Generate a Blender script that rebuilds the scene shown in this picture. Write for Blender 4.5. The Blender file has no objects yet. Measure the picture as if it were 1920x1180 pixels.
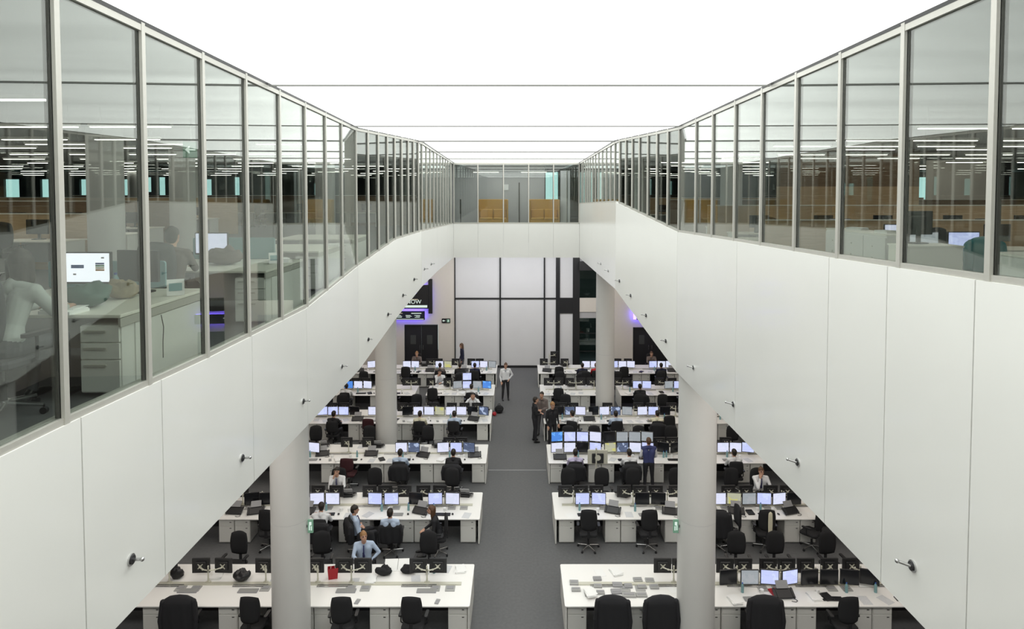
import bpy, bmesh, math, random
import numpy as np
from mathutils import Vector, Matrix, Euler, noise

random.seed(7)
S = bpy.context.scene
COL = S.collection
PI = math.pi
EYE = 9.7          # eye height above the trading floor
UP = 7.9           # upper office floor level
CEIL = 11.05       # ceiling level
ROWS = [13.3, 16.93, 20.5, 24.07, 27.45, 30.8]   # front edge of each desk row
DEPTH = 1.55
DESK = 0.73
BACK = 34.4

# ------------------------------------------------------------------ camera
cam_data = bpy.data.cameras.new('camera')
cam = bpy.data.objects.new('camera', cam_data)
COL.objects.link(cam)
S.camera = cam
cam_data.sensor_width = 36.0
cam_data.lens = 36.0 * 1180 / 1920
cam_data.shift_x = -10 / 1920
cam_data.shift_y = -186.3 / 1920
cam_data.clip_start = 0.05
cam_data.clip_end = 300
cam.location = (0, 0, EYE)
cam.rotation_euler = (PI / 2 - math.atan(.037), 0, 0)

# ------------------------------------------------------------------ world, exposure
w = bpy.data.worlds.new('world'); S.world = w; w.use_nodes = True
w.node_tree.nodes['Background'].inputs[0].default_value = (.66, .84, .82, 1)
w.node_tree.nodes['Background'].inputs[1].default_value = .75
S.view_settings.view_transform = 'Standard'
S.view_settings.look = 'None'
S.view_settings.gamma = 1.0
S.view_settings.use_curve_mapping = False
S.view_settings.exposure = 0.75
CEILING_GLOW = 1.5
STRIP_GLOW = 3.0

def area_lamp(name, loc, sx, sy, power, color, rot=(0, 0, 0)):
    l = bpy.data.lights.new(name, 'AREA'); l.shape = 'RECTANGLE'; l.size = sx; l.size_y = sy
    l.energy = power; l.color = color
    o = bpy.data.objects.new(name, l); COL.objects.link(o); o.location = loc; o.rotation_euler = rot
    return o
# soffit luminaires over the desks under the side galleries, and the gallery lighting
for sx in (-1, 1):
    area_lamp('soffit_lamp', (sx * 7.2, 22.5, 6.85), 5.0, 22.0, 280, (1, .91, .80))
area_lamp('soffit_lamp', (0, 31.4, 6.6), 8.0, 1.2, 110, (.97, .98, 1), (math.radians(35), 0, 0))  # unseen light added to brighten the white blinds, tilted at the back wall
for sx in (-1, 1):   # unseen fill lights added to brighten upright faces, tilted along the room
    area_lamp('soffit_lamp', (sx * 6.6, 8.5, 6.7), 5.0, 1.2, 120, (1, .96, .90), (math.radians(48), 0, 0))
area_lamp('gallery_lamp', (-12, 16, 10.95), 12, 22, 170, (1, .97, .88))
area_lamp('gallery_lamp', (12, 16, 10.95), 12, 22, 170, (1, .97, .88))
area_lamp('lobby_lamp', (0, 31.6, 10.95), 5, 3, 45, (.95, .98, 1))

# ------------------------------------------------------------------ materials
def mat(name, col, rough=.5, metal=0, spec=.5, coat=0, noise_amt=0, noise_scale=8, bump=0, bump_scale=60, emit=None, emit_s=0, coat_rough=.05):
    m = bpy.data.materials.new(name); m.use_nodes = True
    nt = m.node_tree; b = nt.nodes['Principled BSDF']
    b.inputs['Base Color'].default_value = (*col, 1)
    b.inputs['Roughness'].default_value = rough
    b.inputs['Metallic'].default_value = metal
    b.inputs['Specular IOR Level'].default_value = spec
    b.inputs['Coat Weight'].default_value = coat
    b.inputs['Coat Roughness'].default_value = coat_rough
    if emit:
        b.inputs['Emission Color'].default_value = (*emit, 1); b.inputs['Emission Strength'].default_value = emit_s
    tc = nt.nodes.new('ShaderNodeTexCoord')
    if noise_amt:
        n = nt.nodes.new('ShaderNodeTexNoise'); n.inputs['Scale'].default_value = noise_scale; n.inputs['Detail'].default_value = 4
        nt.links.new(tc.outputs['Object'], n.inputs['Vector'])
        r = nt.nodes.new('ShaderNodeMapRange'); r.inputs['To Min'].default_value = 1 - noise_amt; r.inputs['To Max'].default_value = 1 + noise_amt
        nt.links.new(n.outputs['Fac'], r.inputs['Value'])
        mx = nt.nodes.new('ShaderNodeVectorMath'); mx.operation = 'SCALE'; mx.inputs[0].default_value = col
        nt.links.new(r.outputs['Result'], mx.inputs['Scale']); nt.links.new(mx.outputs[0], b.inputs['Base Color'])
    if bump:
        n = nt.nodes.new('ShaderNodeTexNoise'); n.inputs['Scale'].default_value = bump_scale; n.inputs['Detail'].default_value = 3
        nt.links.new(tc.outputs['Object'], n.inputs['Vector'])
        bp = nt.nodes.new('ShaderNodeBump'); bp.inputs['Strength'].default_value = bump; bp.inputs['Distance'].default_value = .01
        nt.links.new(n.outputs['Fac'], bp.inputs['Height']); nt.links.new(bp.outputs[0], b.inputs['Normal'])
    return m

def wood_mat(name, c1, c2):
    m = mat(name, c1, .45); nt = m.node_tree; b = nt.nodes['Principled BSDF']
    tc = nt.nodes.new('ShaderNodeTexCoord'); mp = nt.nodes.new('ShaderNodeMapping'); mp.inputs['Scale'].default_value = (1.2, 1.2, 14)
    n = nt.nodes.new('ShaderNodeTexNoise'); n.inputs['Scale'].default_value = 2.0; n.inputs['Detail'].default_value = 6
    cr = nt.nodes.new('ShaderNodeValToRGB'); cr.color_ramp.elements[0].color = (*c1, 1); cr.color_ramp.elements[1].color = (*c2, 1)
    cr.color_ramp.elements[0].position = .3; cr.color_ramp.elements[1].position = .7
    nt.links.new(tc.outputs['Object'], mp.inputs[0]); nt.links.new(mp.outputs[0], n.inputs['Vector'])
    nt.links.new(n.outputs['Fac'], cr.inputs[0]); nt.links.new(cr.outputs[0], b.inputs['Base Color'])
    return m

def glass_mat(name, tint, ior, rough=0.0):
    m = bpy.data.materials.new(name); m.use_nodes = True; nt = m.node_tree; nt.nodes.clear()
    o = nt.nodes.new('ShaderNodeOutputMaterial'); mx = nt.nodes.new('ShaderNodeMixShader')
    t = nt.nodes.new('ShaderNodeBsdfTransparent'); t.inputs[0].default_value = (*tint, 1)
    g = nt.nodes.new('ShaderNodeBsdfGlossy'); g.inputs['Roughness'].default_value = rough; g.inputs['Color'].default_value = (.96, .98, .96, 1)
    f = nt.nodes.new('ShaderNodeFresnel'); f.inputs[0].default_value = ior
    # the Fresnel node sees the far face of a pane from inside: feed it the outward normal so both faces act alike
    geo = nt.nodes.new('ShaderNodeNewGeometry')
    inv = nt.nodes.new('ShaderNodeMath'); inv.operation = 'MULTIPLY'; inv.inputs[1].default_value = 1.0 / ior - ior
    ad = nt.nodes.new('ShaderNodeMath'); ad.operation = 'ADD'; ad.inputs[1].default_value = ior
    nt.links.new(geo.outputs['Backfacing'], inv.inputs[0]); nt.links.new(inv.outputs[0], ad.inputs[0])
    # for back faces Fresnel inverts the ior itself, so give the plain value there through 1/ior
    nt.links.new(ad.outputs[0], f.inputs[0])
    nt.links.new(f.outputs[0], mx.inputs[0]); nt.links.new(t.outputs[0], mx.inputs[1]); nt.links.new(g.outputs[0], mx.inputs[2])
    nt.links.new(mx.outputs[0], o.inputs[0])
    return m

def emit_mat(name, col, s):
    m = bpy.data.materials.new(name); m.use_nodes = True; nt = m.node_tree; nt.nodes.clear()
    o = nt.nodes.new('ShaderNodeOutputMaterial'); e = nt.nodes.new('ShaderNodeEmission')
    e.inputs[0].default_value = (*col, 1); e.inputs[1].default_value = s
    nt.links.new(e.outputs[0], o.inputs[0]); return m

def screen_mat(name, bg, ink, acc, strength, density=.5, dark=False):
    """A lit display: rows of small text, a title bar and an accent block, in the display's own local coordinates."""
    m = bpy.data.materials.new(name); m.use_nodes = True; nt = m.node_tree; b = nt.nodes['Principled BSDF']
    b.inputs['Base Color'].default_value = (.02, .02, .02, 1); b.inputs['Roughness'].default_value = .25
    tc = nt.nodes.new('ShaderNodeTexCoord')
    br = nt.nodes.new('ShaderNodeTexBrick'); br.inputs['Scale'].default_value = 1.0
    br.inputs['Brick Width'].default_value = .11; br.inputs['Row Height'].default_value = .028; br.inputs['Mortar Size'].default_value = .009
    br.inputs['Color1'].default_value = (*ink, 1); br.inputs['Color2'].default_value = (*bg, 1); br.inputs['Mortar'].default_value = (*bg, 1)
    br.inputs['Bias'].default_value = density
    sp = nt.nodes.new('ShaderNodeSeparateXYZ'); cb = nt.nodes.new('ShaderNodeCombineXYZ')
    nt.links.new(tc.outputs['Object'], sp.inputs[0]); nt.links.new(sp.outputs['X'], cb.inputs['X']); nt.links.new(sp.outputs['Z'], cb.inputs['Y'])
    nt.links.new(cb.outputs[0], br.inputs['Vector'])
    ck = nt.nodes.new('ShaderNodeTexNoise'); ck.inputs['Scale'].default_value = 5.0
    info = nt.nodes.new('ShaderNodeObjectInfo'); ad = nt.nodes.new('ShaderNodeVectorMath'); ad.operation = 'ADD'
    nt.links.new(cb.outputs[0], ad.inputs[0]); nt.links.new(info.outputs['Random'], ad.inputs[1])
    nt.links.new(ad.outputs[0], ck.inputs['Vector'])
    gt = nt.nodes.new('ShaderNodeMath'); gt.operation = 'GREATER_THAN'; gt.inputs[1].default_value = .56
    nt.links.new(ck.outputs['Fac'], gt.inputs[0])
    mx = nt.nodes.new('ShaderNodeMix'); mx.data_type = 'RGBA'; mx.inputs['B'].default_value = (*acc, 1)
    nt.links.new(gt.outputs[0], mx.inputs['Factor']); nt.links.new(br.outputs['Color'], mx.inputs['A'])
    nt.links.new(mx.outputs['Result'], b.inputs['Emission Color']); b.inputs['Emission Strength'].default_value = strength
    return m

M = {}
M['panel'] = mat('white lacquered cladding', (.815, .815, .785), .28, spec=.5, coat=.35, noise_amt=.025, noise_scale=1.3, coat_rough=.08)
M['panel_edge'] = mat('cladding edge', (.84, .84, .82), .35)
M['joint'] = mat('dark joint', (.25, .25, .24), .7)
M['alu'] = mat('brushed aluminium', (.50, .49, .45), .42, metal=.25, noise_amt=.05, noise_scale=30)
M['gasket'] = mat('black gasket', (.02, .02, .02), .5)
M['glass'] = glass_mat('facade glass', (.90, .93, .905), 1.66)
M['pane'] = glass_mat('window glass', (.8, .92, .92), 1.45)
M['carpet'] = mat('dark grey carpet', (.125, .127, .131), .95, noise_amt=.18, noise_scale=14, bump=.4, bump_scale=120)
M['carpet_up'] = mat('charcoal carpet', (.11, .11, .115), .95, noise_amt=.15, noise_scale=10)
M['strip'] = mat('floor joint strip', (.35, .35, .36), .5)
M['desk'] = mat('white desk laminate', (.86, .85, .83), .32, spec=.5)
M['ped'] = mat('white steel cabinet', (.74, .735, .70), .4)
M['ped_seam'] = mat('cabinet gap', (.12, .12, .11), .6)
M['desk_dark'] = mat('dark modesty board', (.03, .03, .032), .7)
M['tray'] = mat('grey socket panel', (.36, .36, .35), .5)
M['black'] = mat('black plastic', (.016, .016, .018), .42)
M['black_soft'] = mat('black upholstery', (.014, .014, .016), .9, bump=.3, bump_scale=200)
M['red_soft'] = mat('dark red upholstery', (.05, .012, .016), .9)
M['chair_grey'] = mat('dark grey upholstery', (.07, .07, .075), .9)
M['steel'] = mat('polished steel', (.5, .5, .5), .25, metal=.9)
M['arm'] = mat('cream lacquered metal', (.60, .59, .50), .38, metal=.2)
M['column'] = mat('pale plaster column', (.66, .655, .635), .42, noise_amt=.04, noise_scale=2, coat=.15)
M['wall'] = mat('warm white wall', (.70, .66, .60), .7, noise_amt=.02)
M['wall_grey'] = mat('grey wall', (.45, .45, .46), .6)
M['screen_fab'] = mat('white screen fabric', (.72, .72, .73), .75, noise_amt=.03, noise_scale=1.5)
M['frame_black'] = mat('black frame', (.012, .012, .014), .5)
M['office_ceiling'] = mat('gallery ceiling', (.40, .40, .40), .8)
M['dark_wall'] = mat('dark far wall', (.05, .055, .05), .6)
M['wood'] = wood_mat('pale oak veneer', (.44, .30, .17), (.56, .40, .25))
M['wood_dark'] = wood_mat('brown oak veneer', (.16, .10, .06), (.24, .16, .10))
M['counter'] = mat('pale counter', (.80, .78, .70), .4)
M['khaki'] = mat('khaki packets', (.24, .19, .11), .8, noise_amt=.5, noise_scale=18)
M['teal_glass'] = mat('teal desk screen', (.20, .36, .38), .3)
M['teal'] = mat('teal cloth', (.01, .17, .19), .85)
M['paper'] = mat('white paper', (.85, .85, .84), .7)
M['paper_print'] = mat('printed paper', (.62, .63, .65), .7, noise_amt=.25, noise_scale=60)
M['cream'] = mat('cream paper', (.72, .66, .5), .7)
M['red'] = mat('red plastic', (.45, .02, .03), .45)
M['blue'] = mat('blue plastic', (.03, .10, .40), .4)
M['green'] = mat('green plastic', (.03, .25, .12), .4)
M['orange'] = mat('orange plastic', (.65, .30, .12), .5)
M['grey_plastic'] = mat('grey plastic', (.30, .30, .31), .45)
M['skin'] = mat('skin', (.52, .30, .21), .55)
M['hair_dark'] = mat('dark hair', (.02, .014, .01), .6)
M['hair_brown'] = mat('brown hair', (.10, .05, .025), .6)
M['hair_fair'] = mat('fair hair', (.32, .17, .07), .6)
M['hair_grey'] = mat('grey hair', (.25, .24, .23), .6)
M['eye'] = mat('eye', (.03, .02, .02), .3)
M['shirt_white'] = mat('white shirt', (.75, .76, .78), .8)
M['shirt_blue'] = mat('pale blue shirt', (.48, .58, .74), .8)
M['shirt_lilac'] = mat('lilac shirt', (.55, .50, .70), .8)
M['shirt_cream'] = mat('cream shirt', (.72, .68, .52), .8)
M['shirt_grey'] = mat('light grey cardigan', (.44, .46, .44), .85)
M['shirt_black'] = mat('black jacket', (.015, .015, .018), .85)
M['shirt_navy'] = mat('navy jumper', (.012, .015, .04), .85)
M['shirt_red'] = mat('red top', (.55, .02, .03), .8)
M['shirt_brown'] = mat('grey brown jumper', (.16, .13, .12), .85)
M['vest'] = mat('blue knitted vest', (.045, .055, .16), .85)
M['trousers'] = mat('dark trousers', (.02, .02, .024), .85)
M['trousers_grey'] = mat('grey trousers', (.09, .09, .10), .85)
M['shoe'] = mat('black shoe', (.01, .01, .01), .35)
M['tie'] = mat('dark tie', (.03, .03, .12), .6)
M['sofa'] = mat('mustard upholstery', (.50, .27, .045), .8, bump=.2, bump_scale=80)
M['violet'] = emit_mat('violet wall light', (.16, .10, 1), 5)
M['strip_light'] = emit_mat('fluorescent tube', (1, .98, .90), STRIP_GLOW)
M['exit_green'] = mat('exit sign green', (.22, .38, .28), .4, emit=(.1, .6, .35), emit_s=.04)
M['white_glow'] = emit_mat('sign pictogram', (.85, 1, .9), .5)
SCR = {
 'w': screen_mat('pale list screen', (.72, .74, .92), (.50, .55, .78), (.66, .70, .86), .62),
 'b': screen_mat('blue white screen', (.50, .55, .85), (.36, .42, .74), (.56, .62, .92), .68),
 'g': screen_mat('greyish screen', (.33, .36, .38), (.22, .26, .30), (.36, .38, .40), .6),
 'y': screen_mat('yellow green screen', (.50, .50, .36), (.30, .32, .22), (.60, .58, .20), .55),
 's': screen_mat('blue desktop screen', (.05, .17, .50), (.04, .12, .4), (.10, .30, .66), .9),
 'c': screen_mat('dark chart screen', (.06, .08, .14), (.16, .22, .34), (.30, .36, .50), .8),
 'd': mat('switched off display', (.012, .013, .016), .18),
}
SCREEN_WORD = {'w': 'pale lit', 'b': 'blue-white lit', 'g': 'grey lit', 'y': 'yellowish lit', 's': 'bright blue', 'c': 'dark chart', 'd': 'switched-off black'}

# luminous ceiling: emission broken by soft bands of the fabric
def ceiling_mat():
    m = bpy.data.materials.new('luminous stretched fabric'); m.use_nodes = True; nt = m.node_tree; b = nt.nodes['Principled BSDF']
    b.inputs['Base Color'].default_value = (.8, .8, .78, 1); b.inputs['Roughness'].default_value = .5
    tc = nt.nodes.new('ShaderNodeTexCoord'); mp = nt.nodes.new('ShaderNodeMapping'); mp.inputs['Scale'].default_value = (.12, .9, 1)
    n = nt.nodes.new('ShaderNodeTexNoise'); n.inputs['Scale'].default_value = 1.4; n.inputs['Detail'].default_value = 2
    r = nt.nodes.new('ShaderNodeMapRange'); r.inputs['From Min'].default_value = .3; r.inputs['From Max'].default_value = .7
    r.inputs['To Min'].default_value = .86 * CEILING_GLOW; r.inputs['To Max'].default_value = 1.1 * CEILING_GLOW
    nt.links.new(tc.outputs['Object'], mp.inputs[0]); nt.links.new(mp.outputs[0], n.inputs['Vector']); nt.links.new(n.outputs['Fac'], r.inputs['Value'])
    b.inputs['Emission Color'].default_value = (.97, 1, .97, 1)
    nt.links.new(r.outputs['Result'], b.inputs['Emission Strength'])
    return m
M['lum'] = ceiling_mat()

# ------------------------------------------------------------------ mesh helpers
class MB:
    """Collects shapes, then builds ONE mesh object."""
    def __init__(s): s.v = []; s.f = []; s.m = []; s.sm = []
    def add(s, vs, fs, mi=0, smooth=False):
        o = len(s.v); s.v += [tuple(p) for p in vs]
        for f in fs: s.f.append([i + o for i in f]); s.m.append(mi); s.sm.append(smooth)
        return s
    def box(s, c, d, mi=0, rz=0, R=None):
        x, y, z = [q / 2 for q in d]
        vs = [Vector((a, b, e)) for a in (-x, x) for b in (-y, y) for e in (-z, z)]
        if R is None: R = Matrix.Rotation(rz, 3, 'Z')
        vs = [R @ p + Vector(c) for p in vs]
        return s.add(vs, [(0, 1, 3, 2), (4, 6, 7, 5), (0, 4, 5, 1), (2, 3, 7, 6), (0, 2, 6, 4), (1, 5, 7, 3)], mi)
    def rbox(s, c, d, r, axis='y', mi=0, R=None, n=3, ch=0.0):
        """box with rounded corners seen along the axis, optionally with chamfered front and back edges"""
        a, b, t = {'y': (d[0], d[2], d[1]), 'z': (d[0], d[1], d[2]), 'x': (d[1], d[2], d[0])}[axis]
        r = min(r, a / 2 - 1e-4, b / 2 - 1e-4)
        def ring(off, h):
            pts = []
            for cx, cy, a0 in ((a/2 - r, b/2 - r, 0), (-a/2 + r, b/2 - r, PI/2), (-a/2 + r, -b/2 + r, PI), (a/2 - r, -b/2 + r, 3*PI/2)):
                for k in range(n + 1):
                    t_ = a0 + k * PI / 2 / n
                    pts.append((cx + (r - off) * math.cos(t_), cy + (r - off) * math.sin(t_), h))
            return pts
        hs = [(ch, -t/2), (0, -t/2 + ch), (0, t/2 - ch), (ch, t/2)] if ch else [(0, -t/2), (0, t/2)]
        P = []
        for off, h in hs: P += ring(off, h)
        k = 4 * (n + 1); F = [tuple(range(k))[::-1], tuple(range(len(P) - k, len(P)))]
        for L in range(len(hs) - 1):
            for i in range(k): j = (i + 1) % k; F.append((L*k + i, L*k + j, (L+1)*k + j, (L+1)*k + i))
        def mp(p):
            u, v_, h = p
            q = {'y': (u, -h, v_), 'z': (u, v_, h), 'x': (h, u, v_)}[axis]
            q = Vector(q)
            return (R @ q if R is not None else q) + Vector(c)
        return s.add([mp(p) for p in P], F, mi)
    def cyl(s, p0, p1, r0, r1=None, n=12, mi=0, caps=True, smooth=True):
        p0, p1 = Vector(p0), Vector(p1); r1 = r0 if r1 is None else r1
        d = (p1 - p0).normalized(); a = d.orthogonal().normalized(); b = d.cross(a)
        vs = []
        for p, r in ((p0, r0), (p1, r1)):
            for i in range(n): t = 2 * PI * i / n; vs.append(p + (a * math.cos(t) + b * math.sin(t)) * r)
        s.add(vs, [(i, (i+1) % n, n + (i+1) % n, n + i) for i in range(n)], mi, smooth)
        if caps: s.add(vs, [tuple(range(n))[::-1], tuple(range(n, 2*n))], mi)
        return s
    def tube(s, pts, r, n=8, mi=0):
        for a, b in zip(pts, pts[1:]): s.cyl(a, b, r, n=n, mi=mi)
        return s
    def sph(s, c, r, mi=0, nu=12, nv=8, R=None):
        rx, ry, rz = (r, r, r) if isinstance(r, (int, float)) else r
        vs = []; fs = []
        for j in range(nv + 1):
            ph = PI * j / nv
            for i in range(nu):
                t = 2 * PI * i / nu
                q = Vector((rx * math.sin(ph) * math.cos(t), ry * math.sin(ph) * math.sin(t), rz * math.cos(ph)))
                vs.append((R @ q if R is not None else q) + Vector(c))
        for j in range(nv):
            for i in range(nu):
                k = (i + 1) % nu; fs.append((j*nu + i, (j+1)*nu + i, (j+1)*nu + k, j*nu + k))
        return s.add(vs, fs, mi, True)
    def mesh(s, name, mats):
        me = bpy.data.meshes.new(name); me.from_pydata(s.v, [], s.f)
        for m in (mats if isinstance(mats, (list, tuple)) else [mats]): me.materials.append(M[m] if isinstance(m, str) else m)
        me.polygons.foreach_set('material_index', s.m); me.polygons.foreach_set('use_smooth', s.sm)
        me.update(); return me
    def build(s, name, mats, parent=None, loc=(0, 0, 0), link=True):
        o = bpy.data.objects.new(name, s.mesh(name, mats)); o.location = loc
        if link: COL.objects.link(o)
        if parent is not None: o.parent = parent
        return o

def empty(name, loc=(0, 0, 0), rz=0, link=True):
    o = bpy.data.objects.new(name, None); o.location = loc; o.rotation_euler = (0, 0, rz)
    o.empty_display_size = .1
    if link: COL.objects.link(o)
    return o
def tag(o, label=None, cat=None, group=None, kind=None):
    if label: o['label'] = label
    if cat: o['category'] = cat
    if group: o['group'] = group
    if kind: o['kind'] = kind
    return o
def clone(o, parent=None):
    """A thing, its parts and their sub-parts (prototypes stay outside the scene)."""
    c = o.copy(); COL.objects.link(c)
    if parent is not None: c.parent = parent
    for ch in o.children: clone(ch, c)
    return c
def put(proto, loc, rz, label, cat, group=None):
    c = clone(proto); c.location = loc; c.rotation_euler = (0, 0, rz)
    return tag(c, label, cat, group)
def part(o, name):
    for ch in o.children:
        if ch.name.split('.')[0] == name: return ch
def recolour(o, m, slot=0):
    o.material_slots[slot].link = 'OBJECT'; o.material_slots[slot].material = M[m] if isinstance(m, str) else m
ORD = ['nearest the aisle', 'second from the aisle', 'third from the aisle', 'fourth from the aisle', 'fifth from the aisle', 'sixth from the aisle', 'seventh from the aisle', 'eighth from the aisle', 'ninth from the aisle', 'tenth from the aisle', 'eleventh from the aisle', 'twelfth from the aisle', 'thirteenth from the aisle', 'fourteenth from the aisle', 'fifteenth from the aisle', 'sixteenth from the aisle', 'seventeenth from the aisle', 'eighteenth from the aisle', 'nineteenth from the aisle', 'twentieth from the aisle']
ROWN = ['front', 'second', 'third', 'fourth', 'fifth', 'rearmost']
SIDE = {'L': 'left', 'R': 'right'}
def where(s, r): return f'{ROWN[r-1]} {SIDE[s]} desk row'
def num(i): return ORD[min(i, 19)]

# ================================================================== SETTING
def struct(o): o['kind'] = 'structure'; return o
def sb(name, c, d, m, parent=None):
    o = MB().box(c, d).build(name, m, parent)
    if parent is None: struct(o)
    return o
sb('floor', (0, 18.4, -.1), (32, 40, .2), 'carpet')
struct(MB().box((-.0, 21.6, .003), (2.02, .035, .006)).build('trim_1', 'strip'))
sb('wall_front', (0, -1.1, 3.6), (32, .2, 7.2), 'wall')
sb('wall_left', (-16.1, 16.6, 3.6), (.2, 36.4, 7.2), 'wall')
sb('wall_right', (16.1, 16.6, 3.6), (.2, 36.4, 7.2), 'wall')

# facade plan (x, y) with sill and soffit heights, read along each side of the void
FL = [(-2.95, 29.03, 8.22, 6.66), (-2.70, 21.14, 8.49, 7.02), (-2.56, 16.80, 8.64, 7.16), (-2.93, 15.22, 8.55, 6.65), (-3.38, 13.30, 8.12, 5.90),
      (-3.20, 9.49, 7.93, 6.14), (-3.05, 6.10, 8.06, 6.36), (-2.96, 4.16, 8.17, 6.49), (-2.76, -.5, 8.35, 6.8)]
FR = [(2.87, 29.03, 9.15, 6.66), (2.58, 16.50, 9.43, 7.14), (3.34, 13.10, 8.86, 5.92), (3.22, 9.2, 8.97, 6.16), (3.14, 6.3, 9.04, 6.31),
      (3.07, 4.20, 9.11, 6.42), (2.93, -.5, 9.3, 6.7)]
def along(F, y):
    for a, b in zip(F, F[1:]):
        if b[1] <= y <= a[1]:
            t = (a[1] - y) / (a[1] - b[1]); return [a[i] + t * (b[i] - a[i]) for i in range(4)]
def nrm(F, y, s):
    """unit vector in plan pointing into the void"""
    for a, b in zip(F, F[1:]):
        if b[1] <= y <= a[1]:
            d = Vector((b[0] - a[0], b[1] - a[1])).normalized(); n = Vector((-d.y, d.x))
            return n if n.x * s > 0 else -n
    return Vector((s, 0))

def floor_slab(name, F, s, z0, z1, m, xo):
    """slab from the facade line outwards to x = xo"""
    pts = [(p[0] - s * .12, p[1]) for p in F] + [(xo, F[-1][1]), (xo, 46), (F[0][0] - s * .12, 46)]
    n = len(pts); vs = [(x, y, z0) for x, y in pts] + [(x, y, z1) for x, y in pts]
    return struct(MB().add(vs, [tuple(range(n)), tuple(range(n, 2*n))[::-1]] + [(i, (i+1) % n, n + (i+1) % n, n + i) for i in range(n)]).build(name, m))
floor_slab('floor_upper_left', FL, 1, 7.35, UP, 'carpet_up', -42)
floor_slab('floor_upper_right', FR, -1, 7.35, UP, 'carpet_up', 42)
sb('floor_upper_back', (-.04, 37.6, 7.625), (5.58, 16.8, .55), 'carpet_up')
floor_slab('ceiling_upper_left', FL, 1, 11.12, 11.3, 'office_ceiling', -42)
floor_slab('ceiling_upper_right', FR, -1, 11.12, 11.3, 'office_ceiling', 42)
sb('ceiling_upper_back', (-.04, 37.7, 11.21), (5.58, 16.6, .18), 'office_ceiling')
struct(MB().box((0, 14, 11.5), (7.4, 31, .1)).build('ceiling_void', 'wall_grey'))

# luminous ceiling: one panel between each two joints
SEAMS = [-.5, 3.4, 7.98, 12.91, 16.6, 21.03, 25.4, 29.1]
names = ['nearest the viewer, under the gallery start', 'in the second bay of the void', 'in the third bay, before the widest point', 'in the fourth bay over the widest point', 'in the fifth bay over the narrowing', 'in the sixth bay past the narrow point', 'in the last bay against the glazed end']
for k, (y0, y1) in enumerate(zip(SEAMS, SEAMS[1:])):
    a, b = y0 + .015, y1 - .015
    ys = sorted({a, b} | {p[1] for p in FL if a < p[1] < b} | {p[1] for p in FR if a < p[1] < b})
    def cl(F, y): return along(F, min(max(y, F[-1][1]), F[0][1]))[0]
    L = [(cl(FL, y) + .05, y) for y in ys]; R_ = [(cl(FR, y) - .05, y) for y in ys]
    P = L + R_[::-1]; n = len(P)
    mb = MB(); mb.add([(x, y, CEIL) for x, y in P] + [(x, y, CEIL + .04) for x, y in P], [tuple(range(n))[::-1], tuple(range(n, 2*n))] + [((i+1) % n, i, n + i, n + (i+1) % n) for i in range(n)])
    tag(mb.build('ceiling_light_panel', 'lum'), 'white luminous ceiling panel ' + names[k], 'ceiling light', 'luminous ceiling panels over the void')

for k, y in enumerate((3.4, 7.98, 12.91, 16.6, 21.03, 25.4)):
    a, b = along(FL, y)[0], along(FR, y)[0]
    struct(MB().box(((a + b) / 2, y, CEIL + .0), (b - a - .02, .03, .045 if k < 3 else .08)).build(f'trim_{k + 10}', 'joint'))

# cladding (parapet) of each side: panels between joints
def cladding(name, F, s, cuts):
    root = struct(empty(name, (0, 0, 0)))
    ys = [F[0][1]] + sorted([c for c in cuts], reverse=True) + [F[-1][1]]
    for y1, y0 in zip(ys, ys[1:]):
        st = [along(F, y1 - .006)] + [list(p) for p in F if y0 + .01 < p[1] < y1 - .01] + [along(F, y0 + .006)]
        vs = []; T = .14
        for p in st:
            x, y, zt, zb = p
            o = -s * T
            vs += [(x, y, zb), (x, y, zt), (x + o, y, zt), (x + o, y, zb)]
        mb = MB(); n = len(st)
        for i in range(n - 1):
            for j in range(4):
                k = (j + 1) % 4; mb.add([vs[4*i + j], vs[4*i + k], vs[4*i + 4 + k], vs[4*i + 4 + j]], [(0, 1, 2, 3)], 0 if j == 0 else 1)
        mb.add(vs[:4], [(0, 1, 2, 3)]); mb.add(vs[-4:], [(3, 2, 1, 0)])
        o = mb.build('cladding_panel', ['panel', 'panel_edge'], root)
    # dark backing in the joints
    for c in cuts:
        p = along(F, c)
        MB().box((p[0] - s * .06, c, (p[2] + p[3]) / 2), (.1, .03, p[2] - p[3] - .04)).build('joint', 'joint', root)
    return root
cladding('wall_upper_left', FL, 1, [25.4, 21.14, 16.80, 13.30, 9.49, 7.3, 5.27, 4.22, 2.4])
cladding('wall_upper_right', FR, -1, [23.0, 16.50, 13.10, 9.2, 6.32, 5.26, 4.20, 2.4])
rb = struct(empty('wall_upper_back'))
for x0, x1 in ((-2.95, -1.82), (-1.82, -.64), (-.64, .52), (.52, 1.67), (1.67, 2.87)):
    MB().box(((x0 + x1) / 2, 29.1, 7.44), (x1 - x0 - .006, .14, 1.56)).build('cladding_panel', 'panel', rb)

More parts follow.
